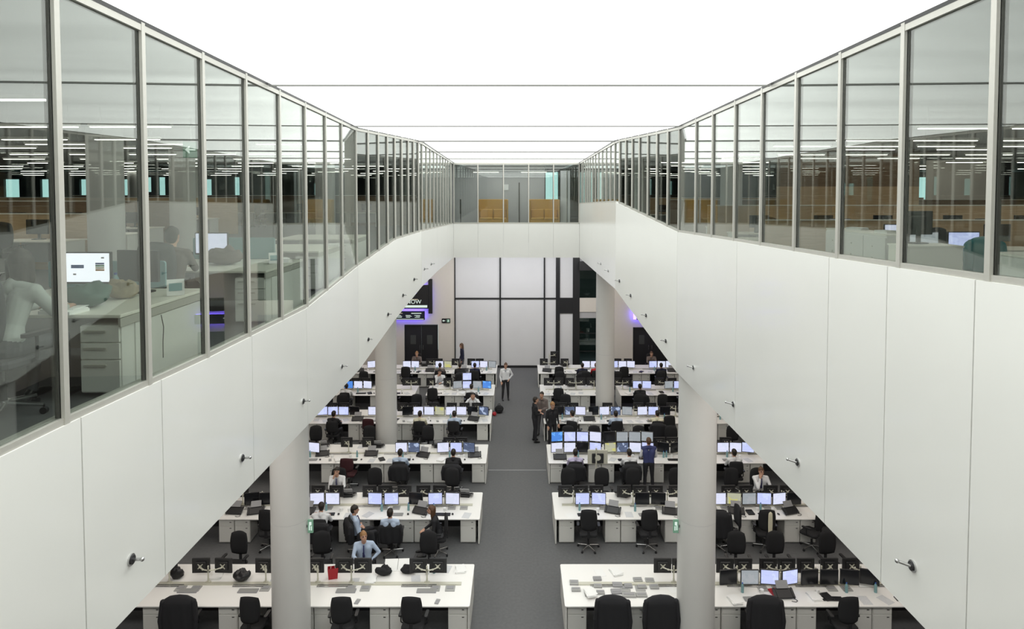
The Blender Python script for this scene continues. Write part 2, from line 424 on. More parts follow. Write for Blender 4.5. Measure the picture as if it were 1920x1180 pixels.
# glazing
MUL_L = [27.7, 26.2, 25.05, 23.85, 22.69, 21.5, 20.37, 19.25, 18.2, 17.15, 16.65, 16.33, 15.99, 15.6, 15.2, 14.79, 14.32, 13.83, 13.3, 11.99, 10.80, 9.60, 8.43, 7.27, 6.18, 5.11, 4.09, 3.0, 1.9, .8]
MUL_R = [27.4, 26.1, 25.05, 24.1, 23.05, 22.05, 20.99, 19.9, 18.85, 17.82, 16.89, 16.3, 15.89, 15.49, 15.08, 14.6, 14.13, 13.6, 13.1, 11.72, 10.6, 9.41, 8.30, 7.22, 6.18, 5.12, 4.10, 3.0, 1.9, .8]
def glazing(name, F, s, muls):
    root = struct(empty(name))
    top = CEIL + .01
    nodes = [F[0][1] - .03] + muls + [F[-1][1] + .03]
    for m_ in muls:
        p = along(F, m_); n = nrm(F, m_ - .05, s); q = Vector((p[0], m_)) - n * .07
        a = math.atan2(n.y, n.x)
        mb = MB(); zt, zb = top, p[2]; h = zt - zb
        q = Vector((p[0], m_)) - n * .014; mb.box((q.x, q.y, (zt + zb) / 2), (.024, .052, h), 0, a)
        q = Vector((p[0], m_)) - n * .052
        mb.box((q.x, q.y, (zt + zb) / 2), (.03, .05, h), 1, a)
        mb.build('mullion', ['alu', 'gasket'], root)
    for a_, b_ in zip(nodes, nodes[1:]):
        pa, pb = along(F, a_), along(F, b_); n = nrm(F, (a_ + b_) / 2, s)
        A = Vector((pa[0], a_)) - n * .035; B = Vector((pb[0], b_)) - n * .035
        d = (B - A).normalized() * .012; A2, B2 = A + d, B - d; th = n * .006
        def quad(P, Q, z0a, z0b, z1a, z1b, tn, mats, nm):
            vs = []
            for w_ in (-1, 1):
                for (pt, za, zb_) in ((P, z0a, z1a), (Q, z0b, z1b)):
                    vs += [(pt.x + w_ * tn.x, pt.y + w_ * tn.y, za), (pt.x + w_ * tn.x, pt.y + w_ * tn.y, zb_)]
            MB().add(vs, [(0, 1, 3, 2), (4, 6, 7, 5), (0, 4, 5, 1), (2, 3, 7, 6), (0, 2, 6, 4), (1, 5, 7, 3)]).build(nm, mats, root)
        quad(A2, B2, pa[2] + .05, pb[2] + .05, top - .07, top - .07, th, 'glass', 'glass_pane')
        sw = .05 if s > 0 else .028; quad(A - n * (sw - .025), B - n * (sw - .025), pa[2] - .01, pb[2] - .01, pa[2] + .045, pb[2] + .045, n * sw, 'alu', 'sill_rail')
        quad(A, B, top - .07, top - .07, top, top, n * .03, 'alu', 'head_rail')
        quad(A + n * .02, B + n * .02, top - .018, top - .018, top + .03, top + .03, n * .012, 'gasket', 'ceiling_gasket')
    return root
glazing('window_1', FL, 1, MUL_L)
glazing('window_2', FR, -1, MUL_R)
gw = struct(empty('window_3'))
GX = [-2.93, -1.82, -.64, .52, 1.67, 2.85]
for x in GX: MB().box((x, 29.1, 9.64), (.05, .11, 2.8)).box((x - .03, 29.1, 9.64), (.012, .05, 2.8), 1).build('mullion', ['alu', 'gasket'], gw)
for a, b in zip(GX, GX[1:]):
    MB().box(((a + b) / 2, 29.11, 9.63), (b - a - .05, .016, 2.7)).build('glass_pane', 'glass', gw)
MB().box((-.04, 29.1, 8.255), (5.74, .09, .06)).build('sill_rail', 'alu', gw)
MB().box((-.04, 29.1, 11.0), (5.74, .1, .08)).build('head_rail', 'alu', gw)

# cladding fixings: small chromed studs with a disc
pin = MB()
pin.cyl((0, 0, 0), (.012, 0, 0), .045, n=20).cyl((.012, 0, 0), (.022, 0, 0), .034, n=20, mi=1)
PINB = pin.mesh('disc', ['steel', 'black'])
st_ = MB().cyl((.02, 0, 0), (.10, -.03, .018), .012, n=10).sph((.105, -.032, .019), .017, nu=10, nv=6)
STM = st_.mesh('stem', ['steel'])
pins = {'L': ([(-2.99, 4.76, 6.86), (-3.09, 6.94, 6.72), (-3.19, 9.24, 6.59), (-3.31, 11.71, 6.42), (-3.28, 13.72, 6.46), (-3.05, 14.71, 6.82), (-2.85, 15.56, 7.13), (-2.69, 16.26, 7.43), (-2.57, 17.3, 7.57), (-2.63, 19.12, 7.5)], FL, 1),
        'R': ([(3.09, 4.81, 6.78), (3.16, 6.97, 6.66), (3.22, 9.26, 6.54), (3.3, 11.64, 6.42), (3.23, 13.57, 6.46), (3.01, 14.58, 6.82), (2.81, 15.48, 7.14), (2.62, 16.2, 7.4), (2.61, 17.97, 7.44), (2.66, 19.9, 7.42)], FR, -1)}
PO = ['nearest the viewer', 'second along', 'third along', 'fourth along', 'at the bend', 'just past the bend', 'seventh along', 'by the narrow point', 'just past the narrow point', 'farthest along']
for k, (L, F, s) in pins.items():
    for i, (x, y, z) in enumerate(L):
        p = along(F, y); n = nrm(F, y, s)
        r = empty('wall_fixing', (p[0], y, z), math.atan2(n.y, n.x))
        a = bpy.data.objects.new('disc', PINB); COL.objects.link(a); a.parent = r
        b = bpy.data.objects.new('stem', STM); COL.objects.link(b); b.parent = r
        tag(r, f'small chromed fixing on the {SIDE[k]} white cladding, {PO[i]}', 'fixing', 'fixings on the white cladding')

# columns through the trading floor
CP = [(-4.78, 13.0, 'L', 'near'), (3.77, 13.0, 'R', 'near'), (-4.86, 23.05, 'L', 'far'), (3.73, 26.5, 'R', 'far')]
for x, y, s, w_ in CP:
    r = empty('column', (x, y, 0)); struct(r)
    mb = MB().cyl((0, 0, 0), (0, 0, 2.855), .39, n=48).build('shaft', 'column', r)
    mb = MB().cyl((0, 0, 2.862), (0, 0, 7.34), .39, n=48).build('shaft', 'column', r)
    MB().cyl((0, 0, 2.85), (0, 0, 2.87), .386, n=48).build('shaft_joint', 'wall_grey', r)
for x, s, nm in ((-4.78, 1, 'left'), (3.77, -1, 'right')):
    sg = empty('exit_sign', (x + s * .39, 12.9, 2.72))
    MB().box((s * .07, 0, 0), (.11, .03, .28), 0).build('sign_body', 'exit_green', sg)
    MB().box((s * .07, -.018, .06), (.05, .006, .07)).box((s * .05, -.018, -.03), (.02, .006, .1)).box((s * .09, -.018, -.04), (.02, .006, .09)).build('pictogram', 'white_glow', sg)
    MB().box((0, 0, 0), (.03, .02, .05)).build('bracket', 'steel', sg)
    tag(sg, f'small green exit sign projecting from the near {nm} column', 'sign', 'exit signs on the columns')

# ---------------------------------------------------------------- lower back wall
BW = struct(empty('wall_back'))
def bwp(x0, x1, z0, z1, m, y=BACK, nm='wall_panel', t=.12):
    return MB().box(((x0 + x1) / 2, y + t / 2, (z0 + z1) / 2), (x1 - x0, t, z1 - z0)).build(nm, m, BW)
bwp(-16, -6.22, 0, 7.3, 'wall'); bwp(-6.22, -4.36, 2.40, 7.3, 'wall'); bwp(-4.36, -3.46, 0, 7.3, 'wall')
bwp(5.3, 6.37, 0, 7.3, 'wall'); bwp(6.37, 8.3, 2.25, 7.3, 'wall'); bwp(8.3, 16, 0, 7.3, 'wall')
bwp(3.42, 5.3, 3.1, 3.86, 'wall'); bwp(3.42, 5.3, 5.9, 7.3, 'wall_grey')
bwp(4.95, 5.3, 0, 3.1, 'wall_grey'); 
bwp(3.40, 5.3, 2.75, 3.1, 'wall_grey', y=BACK + .05)
# fabric screens in black frames
SC = [(-3.40, -.98, .12, 3.80), (-.90, 1.45, .12, 3.80), (1.53, 2.12, .12, 3.80), (2.34, 3.05, .12, 3.02),
      (-3.40, -.98, 3.88, 7.2), (-.90, 1.45, 3.88, 7.2), (1.53, 2.12, 3.88, 7.2), (2.34, 3.05, 3.88, 7.2)]
wn = ['wide lower left', 'wide lower middle', 'narrow lower', 'narrow lower, beside the thick black post', 'wide upper left', 'wide upper middle', 'narrow upper', 'narrow upper, beside the thick black post']
for i, (x0, x1, z0, z1) in enumerate(SC):
    o = MB().rbox(((x0 + x1) / 2, BACK + .06, (z0 + z1) / 2), (x1 - x0, .04, z1 - z0), .01).build('fabric_blind', 'screen_fab')
    tag(o, f'white fabric blind in the black framed back wall, {wn[i]}', 'blind', 'white blinds of the back wall')
fr = struct(empty('trim_2'))
for x0, x1 in ((-3.46, -3.40), (-.98, -.90), (1.45, 1.53), (2.12, 2.34), (3.05, 3.42)):
    MB().box(((x0 + x1) / 2, BACK + .04, 3.65), (x1 - x0, .14, 7.3)).build('frame_post', 'frame_black', fr)
for x0, x1, z0, z1 in ((-3.4, 2.12, 3.80, 3.88), (2.34, 3.05, 3.02, 3.88), (-3.46, 3.42, 0, .12), (-3.46, 3.42, 7.2, 7.3)):
    MB().box(((x0 + x1) / 2, BACK + .05, (z0 + z1) / 2), (x1 - x0, .13, z1 - z0)).build('frame_bar', 'frame_black', fr)
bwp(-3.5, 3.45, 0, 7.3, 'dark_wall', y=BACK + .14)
# dark glazed opening right of the frame
g = struct(empty('window_4'))
MB().box((4.18, BACK + .1, 1.4), (1.5, .02, 2.7)).build('glass_pane', 'pane', g)
MB().box((4.18, BACK + .1, 4.88), (1.5, .02, 2.0)).build('glass_pane', 'pane', g)
for z in (.9, 1.9): MB().box((4.18, BACK + .07, z), (1.5, .03, .03)).build('glazing_bar', 'frame_black', g)
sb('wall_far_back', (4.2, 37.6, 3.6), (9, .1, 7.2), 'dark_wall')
# double doors
def doors(n, x0, x1, h):
    d = struct(empty(f'door_{n}', ((x0 + x1) / 2, BACK + .08, 0))); w_ = x1 - x0
    for s in (-1, 1):
        lf = MB().box((s * w_ / 4, 0, h / 2 - .02), (w_ / 2 - .008, .05, h - .03)).build('door_leaf', 'frame_black', d)
        MB().cyl((s * .09, -.05, 1.0), (s * .09, -.05, 1.25), .012).cyl((s * .09, -.05, 1.03), (s * .09, 0, 1.03), .008).cyl((s * .09, -.05, 1.22), (s * .09, 0, 1.22), .008).build('door_handle', 'steel', lf)
        MB().rbox((s * w_ / 4, -.03, 1.55), (.3, .01, .5), .03).build('vision_panel', 'dark_wall', lf)
    MB().box((-w_ / 2 + .015, -.04, h / 2), (.03, .12, h)).box((w_ / 2 - .015, -.04, h / 2), (.03, .12, h)).box((0, -.04, h - .015), (w_, .12, .03)).build('door_frame', 'black', d)
doors(1, -6.2, -4.38, 2.38); doors(2, 6.39, 8.28, 2.23)

def text(body, size, loc, m, parent, rz=0, name='lettering', align='CENTER'):
    c = bpy.data.curves.new(name, 'FONT'); c.body = body; c.size = size; c.extrude = .004; c.align_x = align
    tmp = bpy.data.objects.new('tmp', c); COL.objects.link(tmp)
    dg = bpy.context.evaluated_depsgraph_get(); me = bpy.data.meshes.new_from_object(tmp.evaluated_get(dg)); bpy.data.objects.remove(tmp)
    me.materials.clear(); me.materials.append(M[m]); o = bpy.data.objects.new(name, me); COL.objects.link(o)
    o.location = loc; o.rotation_euler = (PI / 2, 0, rz); o.parent = parent; return o
# wall displays with violet backlight
def wall_tv(x, z, w_, h, y=BACK - .25, body='black'):
    t = empty('wall_display', (x, y, z))
    MB().rbox((0, 0, 0), (w_, .1, h), .02, ch=.008).build('casing', body, t)
    return t
t = wall_tv(-5.72, 3.98, 1.75, 1.3)
MB().box((0, -.053, 0), (1.66, .006, 1.21)).build('display', 'frame_black', t)
text('NOW', .31, (.08, -.062, -.37), 'white_glow', t)
MB().box((-.1, -.06, -.14), (.8, .006, .05)).build('caption_bar', 'cream', t)
MB().box((0, -.06, -.52), (1.62, .006, .13)).build('caption_bar', 'white_glow', t)
for a, b, c_, d_ in ((.1, .25, .05, .3), (.22, .3, .03, .2), (-.2, .35, .04, .25)): MB().box((a, -.06, b), (c_, .006, d_)).build('picture_area', 'violet', t)
MB().box((0, .08, 0), (1.5, .05, 1.1)).build('backlight', 'violet', t)
tag(t, 'large wall display reading NOW, above the double door', 'display')
t = wall_tv(-5.95, 2.96, 1.8, .48, BACK - .3)
MB().box((0, -.053, 0), (1.72, .006, .42)).build('display', 'shirt_navy', t)
for i, (bx, bz, bw) in enumerate(((-.55, .13, .5), (.45, .13, .55))): MB().box((bx, -.06, bz), (bw, .006, .04)).build('caption_bar', 'cream' if i == 0 else 'white_glow', t)
for i in range(3):
    for k in range(3):
        MB().box((-.5 + i * .5 + (k % 2) * .04, -.06, .02 - k * .055), (.22 + .05 * ((i + k) % 3), .006, .022)).build('text_line', 'white_glow', t)
MB().box((0, -.06, -.19), (1.7, .006, .03)).build('caption_bar', 'white_glow', t)
MB().box((0, .1, 0), (1.7, .06, .4)).build('backlight', 'violet', t)
tag(t, 'long low ticker display just above the double door', 'display')
t = wall_tv(-4.75, 4.0, .22, 1.9, BACK - .2); tag(t, 'narrow black loudspeaker column beside the large display', 'loudspeaker')
t = wall_tv(7.4, 2.98, 1.8, .5, BACK - .3)
MB().box((0, -.053, 0), (1.72, .006, .44)).build('display', 'shirt_navy', t); MB().box((-.1, .1, 0), (1.9, .06, .5)).build('backlight', 'violet', t)
MB().box((-.6, -.06, .05), (.3, .006, .05)).build('caption_bar', 'white_glow', t)
tag(t, 'violet lit display over the right black door', 'display')
t = wall_tv(7.3, 3.75, 1.4, .7, BACK - .3); tag(t, 'black display high over the right black door', 'display')
t = wall_tv(3.75, 5.7, .8, .5, BACK - .5); tag(t, 'small black display high beside the far right column', 'display')
e = empty('exit_sign', (-3.92, BACK - .03, 2.62))
MB().rbox((0, 0, 0), (.46, .04, .24), .02).build('sign_body', 'frame_black', e)
MB().box((-.1, -.025, 0), (.1, .006, .035)).add([(-.2, -.028, 0), (-.13, -.028, .06), (-.13, -.028, -.06)], [(0, 1, 2)]).build('arrow', 'white_glow', e)
MB().box((.12, -.025, 0), (.16, .006, .16)).build('pictogram_field', 'exit_green', e)
MB().sph((.13, -.03, .05), .018, nu=8, nv=5).box((.125, -.03, 0), (.03, .006, .07)).box((.105, -.03, -.045), (.015, .006, .06)).box((.145, -.03, -.04), (.015, .006, .05)).build('running_figure', 'white_glow', e)
tag(e, 'green and black exit sign with arrow, right of the double door', 'sign')

# positions in metres: monitors (x, width, display kind, tier) and chairs (x, kind, turn)
NEAR = {
    ('L', 2): [(-5.66, 0.39, 'w', 0), (-5.22, 0.41, 'w', 0), (-4.02, 0.42, 'b', 0), (-3.56, 0.39, 'b', 0), (-2.87, 0.46, 'd', 0), (-2.32, 0.41, 'b', 0), (-1.83, 0.42, 'w', 0), (-7.43, 0.34, 'd', 0), (-7.08, 0.33, 'd', 0)],
    ('L', 3): [(-6.89, 0.43, 'w', 0), (-3.93, 0.4, 'w', 0), (-3.51, 0.42, 'c', 0), (-2.52, 0.4, 'w', 0), (-2.08, 0.43, 'b', 0), (-1.64, 0.42, 'c', 0)],
    ('L', 4): [(-7.66, 0.33, 'b', 0), (-7.26, 0.4, 'b', 0), (-6.85, 0.38, 'b', 0), (-6.45, 0.34, 'd', 0), (-5.71, 0.26, 'w', 0), (-4.35, 0.41, 'd', 0), (-3.89, 0.38, 'w', 0), (-3.47, 0.38, 'w', 0), (-3.07, 0.34, 'y', 0), (-2.62, 0.34, 'w', 0), (-2.21, 0.4, 'w', 0), (-1.78, 0.38, 'd', 0), (-1.33, 0.38, 'c', 0)],
    ('L', 5): [(-7.59, 0.39, 's', 0), (-7.15, 0.39, 'w', 0), (-6.73, 0.36, 'w', 0), (-2.69, 0.38, 'g', 0), (-2.26, 0.39, 'b', 1), (-2.26, 0.39, 'b', 0), (-1.8, 0.38, 'g', 0), (-1.37, 0.38, 's', 0)],
    ('L', 6): [(-7.34, 0.35, 'w', 0), (-5.53, 0.38, 'w', 0), (-5.13, 0.38, 'w', 0), (-3.92, 0.38, 'w', 0), (-3.49, 0.38, 'y', 0), (-2.04, 0.32, 'b', 0), (-1.68, 0.35, 'w', 0), (-1.26, 0.38, 'g', 0)],
    ('R', 1): [(4.75, 0.48, 'd', 0), (5.23, 0.41, 'g', 0), (5.68, 0.41, 'b', 0), (6.13, 0.42, 'b', 0), (6.58, 0.39, 'd', 0), (7.02, 0.41, 'd', 0), (7.48, 0.4, 'd', 0), (7.93, 0.41, 'd', 0)],
    ('R', 2): [(1.84, 0.42, 'b', 0), (2.3, 0.43, 'b', 0), (3.53, 0.42, 'd', 0), (3.99, 0.42, 'd', 0), (5.7, 0.38, 'w', 0), (6.09, 0.32, 'y', 0), (6.47, 0.38, 'g', 0), (6.89, 0.41, 'b', 0), (7.35, 0.41, 'w', 0), (7.8, 0.4, 'd', 0)],
    ('R', 3): [(1.34, 0.4, 'w', 0), (1.78, 0.4, 'w', 0), (2.21, 0.4, 'd', 0), (2.65, 0.4, 'b', 0), (1.34, 0.4, 's', 1), (1.78, 0.4, 'b', 1), (2.21, 0.4, 'b', 1), (2.65, 0.4, 'w', 1), (3.15, 0.33, 'y', 0), (3.54, 0.38, 'c', 0), (3.95, 0.36, 'w', 0), (4.35, 0.36, 'b', 0), (3.13, 0.35, 'd', 1), (3.54, 0.38, 'g', 1), (3.95, 0.36, 'g', 1), (4.35, 0.36, 'g', 1), (4.95, 0.36, 'd', 0), (5.35, 0.36, 'd', 0), (6.98, 0.36, 'w', 0), (7.38, 0.36, 'w', 0), (7.81, 0.36, 'b', 0)],
    ('R', 4): [(1.65, 0.34, 'd', 0), (2.04, 0.4, 'c', 0), (2.48, 0.41, 'w', 0), (3.02, 0.38, 'd', 0), (3.44, 0.4, 'w', 0), (3.89, 0.42, 'c', 0), (4.35, 0.41, 'g', 0), (4.95, 0.38, 'w', 0), (5.38, 0.4, 'b', 0), (5.85, 0.4, 'd', 0), (8.11, 0.36, 'd', 0)],
    ('R', 5): [(5.39, 0.4, 'b', 0), (5.82, 0.41, 'b', 0), (6.81, 0.36, 'g', 0), (7.23, 0.39, 'b', 0)],
    ('R', 6): [(3.46, 0.37, 'w', 0), (3.84, 0.32, 'w', 0), (4.86, 0.32, 'b', 0), (5.22, 0.35, 'w', 0), (5.61, 0.38, 'w', 0), (6.82, 0.38, 'b', 0), (7.24, 0.35, 'w', 0), (7.61, 0.35, 'w', 0)],
}
FAR = {
    ('L', 1): [(-4.69, 0), (-4.02, 0), (-3.58, 0), (-2.3, 0), (-1.84, 0), (-8.09, 0), (-7.34, 0), (-6.82, 0), (-5.88, 0)],
    ('L', 2): [(-6.2, 0), (-5.77, 0), (-5.24, 0), (-4.28, 0), (-3.83, 0), (-3.27, 0), (-2.72, 0), (-2.24, 0), (-7.99, 0)],
    ('L', 3): [(-2.35, 0), (-1.94, 0), (-5.91, 0), (-5.17, 0)],
    ('L', 4): [(-7.44, 0), (-6.97, 0), (-4.63, 0), (-4.14, 0), (-3.35, 0), (-2.64, 0), (-2.13, 0), (-1.63, 0)],
    ('L', 5): [(-5.04, 0), (-4.61, 0), (-3.95, 0), (-3.17, 0), (-7.36, 0), (-6.92, 0)],
    ('L', 6): [(-4.45, 0), (-4.01, 0), (-3.14, 0), (-2.33, 0), (-1.92, 0)],
    ('R', 1): [(3.37, 0), (3.71, 0), (4.82, 0), (5.23, 0), (5.82, 0), (6.23, 0), (6.69, 0), (7.24, 0), (7.74, 0)],
    ('R', 2): [(1.39, 0), (1.84, 0), (2.29, 0), (3.09, 0), (3.54, 0), (4.01, 0), (4.59, 0), (6.11, 0), (6.62, 0), (7.34, 0), (7.81, 0)],
    ('R', 3): [(1.71, 0), (2.19, 0), (2.74, 0), (3.93, 0), (4.37, 0), (4.91, 0), (5.37, 0), (7.21, 0)],
    ('R', 4): [(1.81, 0), (2.26, 0), (3.63, 0), (4.88, 0), (5.4, 0), (6.21, 0)],
    ('R', 5): [(1.41, 0), (1.9, 0), (2.39, 0), (2.92, 0), (3.36, 0), (4.53, 0), (5.02, 0), (6.48, 0), (7.07, 0)],
    ('R', 6): [(1.35, 0), (1.88, 0), (2.41, 0), (1.89, 1), (5.1, 0), (5.64, 0)],
}
CHAIRS = {
    ('L', 1): [(-2.22, 'e', 0), (-3.72, 'e', 0), (-5.63, 'e', 0), (-7.12, 'j', 0)],
    ('L', 2): [(-5.29, 'j', 0), (-4.26, 'j', -60), (-3.36, 'j', 0), (-2.12, 'e', 100), (-6.72, 'e', 0)],
    ('L', 3): [(-5.54, 'r', 0), (-3.81, 'j', 0), (-2.08, 'j', 0), (-7.62, 'e', 0)],
    ('L', 4): [(-7.02, 'e', 0), (-3.72, 'e', 0), (-2.4, 'e', 0), (-5.69, 'r', 0)],
    ('L', 5): [(-7.47, 'e', 0), (-3.71, 'e', 0), (-2.0, 'e', 0), (-5.45, 'e', 0)],
    ('L', 6): [(-5.47, 'e', 0), (-3.78, 'e', 0), (-2.08, 'e', 0), (-2.81, 'j', 20)],
    ('R', 1): [(2.02, 'j', 0), (3.0, 'j', 0), (5.22, 'j', 0), (6.98, 'e', 0)],
    ('R', 2): [(1.93, 'e', 0), (3.54, 'e', 0), (5.79, 'e', 90), (6.72, 's', 0), (8.0, 'e', 40), (5.43, 'j', 0)],
    ('R', 3): [(1.89, 'j', 0), (3.64, 'j', 0), (7.05, 'e', 0)],
    ('R', 4): [(2.14, 'e', -20), (3.76, 'e', 0), (5.33, 'j', 0), (5.8, 'e', 0)],
    ('R', 5): [(1.81, 'e', 0), (5.34, 'j', 0), (7.31, 'e', 0)],
    ('R', 6): [(2.06, 'e', 0), (3.85, 'e', 0), (5.21, 'e', 0), (7.03, 'e', 0), (3.18, 'j', 0)],
}
FARCHAIRS = {
    ('L', 1): [-6.99, -3.79, -4.88, -2.24],
    ('L', 2): [-5.48, -4.39, -2.03],
    ('L', 3): [-7.33, -5.4, -3.28],
    ('L', 4): [-7.36, -4.24, -1.85],
    ('L', 5): [-7.3, -3.65],
    ('L', 6): [-5.27],
    ('R', 1): [6.46, 7.78, 5.47],
    ('R', 2): [1.55, 2.6, 3.58, 4.88, 7.4, 6.59],
    ('R', 3): [1.83, 2.8, 4.44, 5.59, 7.85],
    ('R', 4): [2.01, 5.13, 6.14],
    ('R', 5): [2.01, 3.27, 4.78, 6.8],
    ('R', 6): [1.96, 7.03],
}

# ================================================================== PEOPLE
def body_mesh(name, J, voxel=.013, female=False, hair='short'):
    """One continuous figure: tapered limbs, torso, neck, head with face, hands with fingers, fused into one surface.
    J gives joint positions; slots: 0 skin, 1 top, 2 trousers, 3 shoes, 4 eye/brow, 5 tie or second garment"""
    pr = []   # (p0, r0, p1, r1, slot)
    V = lambda k: Vector(J[k])
    def cap(a, ra, b, rb, sl): pr.append((Vector(a), ra, Vector(b), rb, sl))
    ch, pe, nk = V('chest'), V('pelvis'), V('neck')
    right = (V('shr') - V('shl')).normalized(); up = (nk - pe).normalized(); fwd = up.cross(right).normalized()
    # torso from several overlapping capsules so it is wide and flat
    wch = .105 if not female else .085
    for s in (-1, 1):
        cap(ch + right * s * wch + up * .03, .105 if not female else .092, (pe + ch) / 2 + right * s * .075, .098 if not female else .08, 1)
        cap((pe + ch) / 2 + right * s * .072, .098 if not female else .08, pe + right * s * .075 + up * .06, .105, 1)
        cap(pe + right * s * .07 + up * .02, .108, pe + right * s * .085 - up * .02, .105, 2)
    for s, S_, E_, W_ in ((-1, 'shl', 'ell', 'wrl'), (1, 'shr', 'elr', 'wrr')):
        sh, el, wr = V(S_), V(E_), V(W_)
        cap(nk - up * .02 + right * s * .03, .05, sh, .062, 1)
        cap(ch + right * s * .1 + up * .06, .085, sh, .064, 1)
        SL = J.get('sleeve', 1); cap(sh, .060, el, .046, SL); cap(el, .045, wr + (el - wr).normalized() * .03, .034, SL)
        cap(wr + (el - wr).normalized() * .03, .029, wr, .026, 0)
        d = (wr - el).normalized(); hd = Vector(J.get('hd' + S_[-1], d)).normalized()
        lat = hd.cross(Vector((0, 0, 1))); lat = lat.normalized() if lat.length > .1 else right.copy()
        nrm_ = lat.cross(hd).normalized()
        if nrm_.z < 0: nrm_ = -nrm_
        cp = wr + hd * .045
        for q in (-1, 0, 1): cap(wr + lat * q * .014, .020, wr + hd * .085 + lat * q * .024, .0165, 0)
        for i, ln in enumerate((.062, .074, .070, .054)):
            b = wr + hd * .088 + lat * (i - 1.5) * .0205 * (-s)
            m1 = b + hd * ln * .5 - nrm_ * .004; e1 = m1 + (hd * .75 - nrm_ * .6).normalized() * ln * .5
            cap(b, .0098, m1, .0092, 0); cap(m1, .0092, e1, .0082, 0)
        tb = wr + hd * .03 - lat * s * .028 * -1 * -1
        te = tb + (hd * .7 - lat * s * .75).normalized() * .04
        cap(tb, .014, te, .0115, 0); cap(te, .0115, te + (hd - lat * s * .2).normalized() * .03, .0095, 0)
    for s, H, K, A in ((-1, 'hpl', 'knl', 'anl'), (1, 'hpr', 'knr', 'anr')):
        h, k, a = V(H), V(K), V(A)
        cap(h, .092, k, .060, 2); cap(k, .058, k + (a - k) * .35 , .056, 2); cap(k + (a - k) * .35, .056, a, .040, 2)
        ft = Vector(J.get('toe' + H[-1], (0, 1, 0))).normalized()
        cap(a - Vector((0, 0, .035)) - ft * .03, .040, a - Vector((0, 0, .045)) + ft * .10, .036, 3)
        cap(a - Vector((0, 0, .045)) + ft * .10, .036, a - Vector((0, 0, .052)) + ft * .16, .028, 3)
    # neck and head
    hc = V('head'); yaw, pit = J.get('yaw', 0), J.get('pitch', 0)
    Rh = Matrix.Rotation(yaw, 3, 'Z') @ Matrix.Rotation(-pit, 3, 'X')
    L = lambda x, y, z: hc + Rh @ Vector((x, y, z))
    cap(nk - up * .03, .058, L(0, -.02, -.07), .052, 0)
    cap(nk - up * .035, .066, nk - up * .005, .060, 1)      # collar
    cap(L(0, -.025, .035), .080, L(0, .015, .03), .076, 0); cap(L(0, .0, .01), .073, L(0, .02, -.03), .066, 0)
    cap(L(0, .02, -.03), .062, L(0, .045, -.075), .036, 0); cap(L(-.03, .01, -.05), .04, L(.03, .01, -.05), .04, 0)
    cap(L(0, .088, .005), .010, L(0, .108, -.022), .014, 0)                         # nose
    cap(L(-.016, .082, -.052), .009, L(.016, .082, -.052), .009, 0)                 # lips
    for s in (-1, 1):
        cap(L(s * .077, -.005, .02), .013, L(s * .079, -.01, -.015), .011, 0)       # ears
        cap(L(s * .031, .086, .012), .0095, L(s * .034, .086, .012), .0095, 4)      # eyes
        cap(L(s * .020, .090, .031), .007, L(s * .046, .082, .030), .006, 4)        # brows
    if J.get('tie'):
        cap(ch + fwd * .1 + up * .13, .016, ch + fwd * .122 + up * .02, .018, 5); cap(ch + fwd * .122 + up * .02, .018, (pe + ch) / 2 + fwd * .11, .022, 5)
    if J.get('skirt'):
        k2 = (V('knl') + V('knr')) / 2
        cap(pe, .13, k2 + Vector((0, 0, .05)), .13, 2)
    # hair
    hp = []
    def hcap(a, ra, b, rb): hp.append((Vector(a), ra, Vector(b), rb, 0))
    hcap(L(0, -.035, .048), .084, L(0, .012, .052), .078); hcap(L(0, -.045, .01), .078, L(0, -.05, -.02), .066)
    hcap(L(0, .03, .085), .036, L(0, -.02, .10), .05)
    if hair == 'long':
        for s in (-1, 1): hcap(L(s * .055, -.02, .03), .045, L(s * .06, -.045, -.13), .04)
        hcap(L(0, -.06, 0), .07, L(0, -.085, -.20), .055)
    if hair == 'short':
        for s in (-1, 1): hcap(L(s * .062, -.005, .04), .026, L(s * .066, .012, .02), .014)
    def fuse(prims, nm, vox):
        mb = MB()
        for a, ra, b, rb, sl in prims:
            mb.sph(a, ra, nu=14, nv=9); mb.sph(b, rb, nu=14, nv=9)
            if (b - a).length > 1e-4: mb.cyl(a, b, ra, rb, n=14)
        me = bpy.data.meshes.new('tmp'); me.from_pydata(mb.v, [], mb.f); me.update()
        o = bpy.data.objects.new('tmp', me); COL.objects.link(o)
        md = o.modifiers.new('r', 'REMESH'); md.mode = 'VOXEL'; md.voxel_size = vox; md.use_smooth_shade = True
        sm = o.modifiers.new('s', 'SMOOTH'); sm.iterations = 2; sm.factor = .5
        dg = bpy.context.evaluated_depsgraph_get()
        out = bpy.data.meshes.new_from_object(o.evaluated_get(dg)); out.name = nm
        bpy.data.objects.remove(o); bpy.data.meshes.remove(me)
        return out
    me = fuse(pr, name, voxel)
    n = len(me.polygons); cen = np.zeros(n * 3); me.polygons.foreach_get('center', cen); cen = cen.reshape(-1, 3)
    best = np.full(n, 1e9); slot = np.zeros(n, int)
    for a, ra, b, rb, sl in pr:
        a_, b_ = np.array(a), np.array(b); ab = b_ - a_; L2 = max(ab @ ab, 1e-9)
        t = np.clip(((cen - a_) @ ab) / L2, 0, 1); d = np.linalg.norm(cen - a_ - t[:, None] * ab, axis=1) - (ra + t * (rb - ra))
        if sl == 5 and J.get('tie'): d = d - .004
        if sl == 4: d = d + .0015
        k = d < best; best[k] = d[k]; slot[k] = sl
    me.materials.clear()
    for q in ('skin', 'shirt_white', 'trousers', 'shoe', 'eye', 'tie'): me.materials.append(M[q])
    me.polygons.foreach_set('material_index', slot.astype(np.int32))
    me.polygons.foreach_set('use_smooth', np.ones(n, bool)); me.update()
    hm = fuse(hp, name + '_hair', voxel * .9) if hair != 'bald' else None
